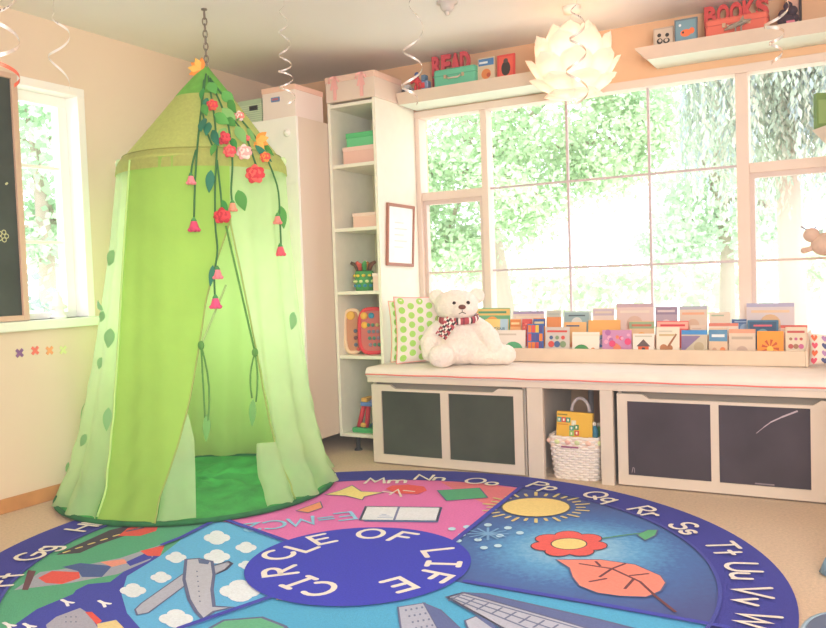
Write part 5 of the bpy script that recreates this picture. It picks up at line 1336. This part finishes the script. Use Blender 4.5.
def kid_chair():
    c = Vector((.062, 1.655, 0)); t = thing('child_chair', 'dark blue child chair with rounded rim in the lower right corner', 'chair', c)
    ms = flat('#4a5570', rough=.4); mr = flat('#8399a8', rough=.35); z = .30
    def out(f, zz): return [Vector((c.x+.185*f*math.copysign(abs(math.cos(a))**.7, math.cos(a)), c.y+.18*f*math.copysign(abs(math.sin(a))**.7, math.sin(a)), zz)) for a in [2*PI*i/40 for i in range(40)]]
    mb = MB(); mb.prism(out(.96, z-.008), (0, 0, .016), ms); mb.build('seat', ms, t, bevel=.004)
    mb = MB(); mb.tube(out(.98, z), .007, mr, 8, closed=True); mb.build('seat_rim', mr, t)
    for sx in (-1, 1):
        for sy in (-1, 1):
            mb = MB(); mb.tube([c+Vector((sx*.12, sy*.12, z-.008)), c+Vector((sx*.15, sy*.15, 0))], [.012, .011], mr, 10); mb.build('leg', mr, t)
    mb = MB(); a = c+Vector((.15, -.12, z)); b = c+Vector((.15, .12, z))
    for p in (a, b): mb.tube([p, p+Vector((.05, 0, .25))], .009, mr, 8)
    mb.build('back_frame', mr, t)
    mb = MB(); mb.grid(lambda u, v: a.lerp(b, u)+Vector((.035+.02*v+.015*math.sin(PI*u), 0, .14+.13*v)), 10, 4, ms); o = mb.build('backrest', ms, t); s = o.modifiers.new('thick', 'SOLIDIFY'); s.thickness = .012
kid_chair()

# ------------------------------------------------------------------ outside
def outside():
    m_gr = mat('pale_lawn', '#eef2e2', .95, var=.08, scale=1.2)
    mb = MB(); mb.face([(-30, YB+.2, -.15), (18, YB+.2, -.15), (18, 40, -.15), (-30, 40, -.15)], m_gr); mb.face([(-30, -12, -.151), (XL-.25, -12, -.151), (XL-.25, YB+.2, -.151), (-30, YB+.2, -.151)], m_gr)
    o = mb.build('ground', m_gr); struct(o)
    def tree(name, label, cat, trunk, blobs, nleaf, size, cols, seed, strands=False, bark='#b9a79a'):
        rnd = random.Random(seed); t = thing(name, label, cat, trunk[0], None)
        mt = flat(bark)
        if trunk[1] > 0:
            b0 = Vector(trunk[0]); top = Vector(blobs[0][0]); mb = MB(); mid = b0.lerp(top, .5)+Vector((.1, 0, 0))
            mb.tube([b0, mid, top], [trunk[1], trunk[1]*.75, trunk[1]*.4], mt, 10)
            for c, r in blobs:
                c = Vector(c); mb.tube([mid.lerp(top, .5), (mid.lerp(top, .5)+c)/2+Vector((0, 0, .15)), c], [trunk[1]*.4, trunk[1]*.25, .02], mt, 6)
                for k in range(3): mb.tube([c, c+Vector((rnd.uniform(-1, 1)*r[0], rnd.uniform(-1, 1)*r[1], rnd.uniform(-.5, .8)*r[2]))*.9], [.03, .01], mt, 5)
            mb.build('trunk', mt, t)
        ms = [mat(f'foliage_{c.lstrip("#")}', c, .7, trans=.45, spec=.1) for c in cols]
        mb = MB()
        if not strands:
            for c, r in blobs:
                vol = r[0]*r[1]*r[2]; clumps = []
                for _ in range(int(26)):
                    d = Vector((rnd.gauss(0, 1), rnd.gauss(0, 1), rnd.gauss(0, 1))).normalized(); f = rnd.uniform(.35, 1)
                    clumps.append((Vector((c[0]+d.x*r[0]*f, c[1]+d.y*r[1]*f, c[2]+d.z*r[2]*f)), rnd.choice(ms)))
                for _ in range(nleaf):
                    cl, m = rnd.choice(clumps); s = .22*max(r)
                    p = cl+Vector((rnd.gauss(0, s), rnd.gauss(0, s), rnd.gauss(0, s*.7)))
                    d = Vector((rnd.uniform(-1, 1), rnd.uniform(-1, 1), rnd.uniform(-1, .3))).normalized(); q = d.orthogonal().normalized(); q = (Matrix.Rotation(rnd.uniform(0, PI), 3, d) @ q)
                    L = size*rnd.uniform(.7, 1.4); mb.face([p, p+d*L*.5+q*L*.35, p+d*L, p+d*L*.5-q*L*.35], m)
        else:
            for c, r in blobs:
                for _ in range(nleaf):
                    a = rnd.uniform(0, 2*PI); f = rnd.uniform(.2, 1); x, y = c[0]+r[0]*f*math.cos(a), c[1]+r[1]*f*math.sin(a); z = c[2]+rnd.uniform(-.2, .5); L = rnd.uniform(.6, 1)*r[2]; m = rnd.choice(ms)
                    z0 = z
                    while z > z0-L:
                        w = rnd.uniform(-1, 1); d = Vector((rnd.uniform(-.5, .5), rnd.uniform(-.5, .5), -1)).normalized(); q = Vector((math.cos(w*3), math.sin(w*3), 0)); s = size*rnd.uniform(.7, 1.3); p = Vector((x+rnd.gauss(0, .02), y+rnd.gauss(0, .02), z))
                        mb.face([p, p+d*s*.5+q*s*.2, p+d*s, p+d*s*.5-q*s*.2], m); z -= s*.5
        mb.build('foliage', None, t, fixn=False)
    G1 = ['#d6e7ca', '#c9dfbe', '#e2efd8', '#bdd6b0']; G2 = ['#d9e8d4', '#cde0ca', '#e4efe2']; W = ['#c2cebc', '#b9c6cc', '#d0d8c8', '#cfccbe', '#aebcaa']  # outdoor haze and glare put into these pale leaf colours
    tree('maple_tree', 'light green leafy tree outside behind the left half of the back window', 'tree', ((-4.6, 11.2, -.15), .16), [((-5.0, 10.6, 3.3), (1.5, 1.1, 1.3)), ((-3.7, 10.2, 3.4), (1.3, 1, 1.1)), ((-4.1, 10.4, 2.2), (.9, .9, .7)), ((-2.7, 10.6, 3.9), (.9, .9, .6)), ((-5.8, 10.6, 2.4), (.9, .8, .9)), ((-5.4, 10.7, 1.5), (.8, .7, .6)), ((-2.9, 10.8, 2.7), (.8, .7, .7))], 4200, .085, G1, 1)
    tree('garden_tree', 'pale green tree outside right of the middle of the back window', 'tree', ((-1.9, 13.2, -.15), .13), [((-2.0, 12.8, 2.6), (.9, .8, 1.1)), ((-2.5, 12.9, 1.7), (.7, .7, .7)), ((-1.3, 13.0, 1.9), (.7, .7, .8)), ((-2.9, 12.9, 4.2), (.7, .6, .6))], 1800, .11, G2, 2)
    tree('willow_tree', 'weeping willow outside the right end of the back window', 'tree', ((-.7, 9.6, -.15), .15), [((-.95, 9.0, 4.5), (.8, .7, 3.0)), ((-.2, 9.0, 4.5), (.8, .7, 2.9))], 330, .085, W, 3, True, '#cdb2a6')
    tree('hedge', 'low pale hedge far outside below the trees of back window', 'hedge', ((-3, 15.5, -.15), 0), [((-6.5, 15.5, .8), (1.4, .6, .7)), ((-4.5, 15.5, .8), (1.4, .6, .6)), ((-2.5, 15.5, .8), (1.4, .6, .7)), ((-.8, 15.5, .8), (1.2, .6, .7))], 420, .2, ['#dcebcf', '#c9dfc0'], 4)
    tree('street_tree', 'green leafy tree outside the left window', 'tree', ((-9.6, 7.2, -.15), .14), [((-9.2, 6.9, 2.8), (1.1, 1.1, .9)), ((-9.4, 7.3, 1.9), (.8, .9, .6)), ((-9.0, 6.6, 3.5), (.9, 1, .6))], 1300, .12, ['#c8dfc0', '#b4d2b0', '#d8e8d2'], 5)
    tree('hedge', 'pale clipped hedge outside low in the left window', 'hedge', ((-6.4, 4.9, -.15), 0), [((-6.4, 4.9, .6), (.5, .8, .45)), ((-6.3, 4.2, .6), (.5, .7, .45))], 700, .1, ['#b9c9bd', '#a4b8aa', '#cbd8c8'], 6)
outside()

# ------------------------------------------------------------------ light
w = bpy.data.worlds.new('sky'); SC.world = w; w.use_nodes = True
nt = w.node_tree; bg = nt.nodes['Background']; bg.inputs['Color'].default_value = (.93, .975, 1.05, 1); bg.inputs['Strength'].default_value = 3.4
s = bpy.data.lights.new('sun', 'SUN'); s.energy = 2.0; s.angle = .05; s.color = (1, .96, .88)
so = bpy.data.objects.new('sun', s); COL.objects.link(so); so.rotation_euler = Vector((-.35, .75, -.9)).to_track_quat('-Z', 'Y').to_euler()
def area(name, loc, tgt, sx, sy, e, c):
    l = bpy.data.lights.new(name, 'AREA'); l.shape = 'RECTANGLE'; l.size = sx; l.size_y = sy; l.energy = e; l.color = c
    o = bpy.data.objects.new(name, l); COL.objects.link(o); o.location = loc; o.rotation_euler = (Vector(tgt)-Vector(loc)).to_track_quat('-Z', 'Y').to_euler()
area('overhead_fill', (.6, .2, 2.26), (.6, .2, 0), 1.6, 1.2, 34, (.93, .97, 1))  # added fill from above, out of view; no such fixture is known
area('room_fill', (.9, -1.3, 1.6), (-1.8, 3.2, .9), 2.2, 1.4, 86, (.93, .97, 1))  # added fill from behind the camera, not a lamp of the room
l = bpy.data.lights.new('tent_fill', 'POINT'); l.energy = 8.5; l.color = (1, 1, .95); l.shadow_soft_size = .2  # unseen fill added inside the tent so that its fabric glows
o = bpy.data.objects.new('tent_fill', l); COL.objects.link(o); o.location = (-2.85, 3.03, .85)
area('ceiling_fill', (.7, -.6, 1.2), (.3, .4, 2.29), .8, .8, 78, (.93, .97, 1))  # added fill aimed upwards to brighten the ceiling, out of view
SC.view_settings.view_transform = 'Standard'; SC.view_settings.look = 'None'; SC.view_settings.exposure = -0.07; SC.view_settings.gamma = 1.0
cm = SC.view_settings; cm.use_curve_mapping = True
cv = cm.curve_mapping.curves[3]; cv.points[0].location = (0, .03); cv.points[-1].location = (1, 1); cm.curve_mapping.update()
SC.cycles.max_bounces = 10; SC.cycles.diffuse_bounces = 6; SC.cycles.transparent_max_bounces = 16; SC.cycles.sample_clamp_indirect = 6
SC.cycles.use_denoising = True

# bring every single-mesh thing's origin to its own base
for o in list(COL.objects):
    if o.type == 'MESH' and o.parent is None and not o.children and o.get('category') and o.location.length < 1e-6:
        xs = [v.co for v in o.data.vertices]
        c = Vector(((min(v.x for v in xs)+max(v.x for v in xs))/2, (min(v.y for v in xs)+max(v.y for v in xs))/2, min(v.z for v in xs)))
        o.data.transform(Matrix.Translation(-c)); o.location = c
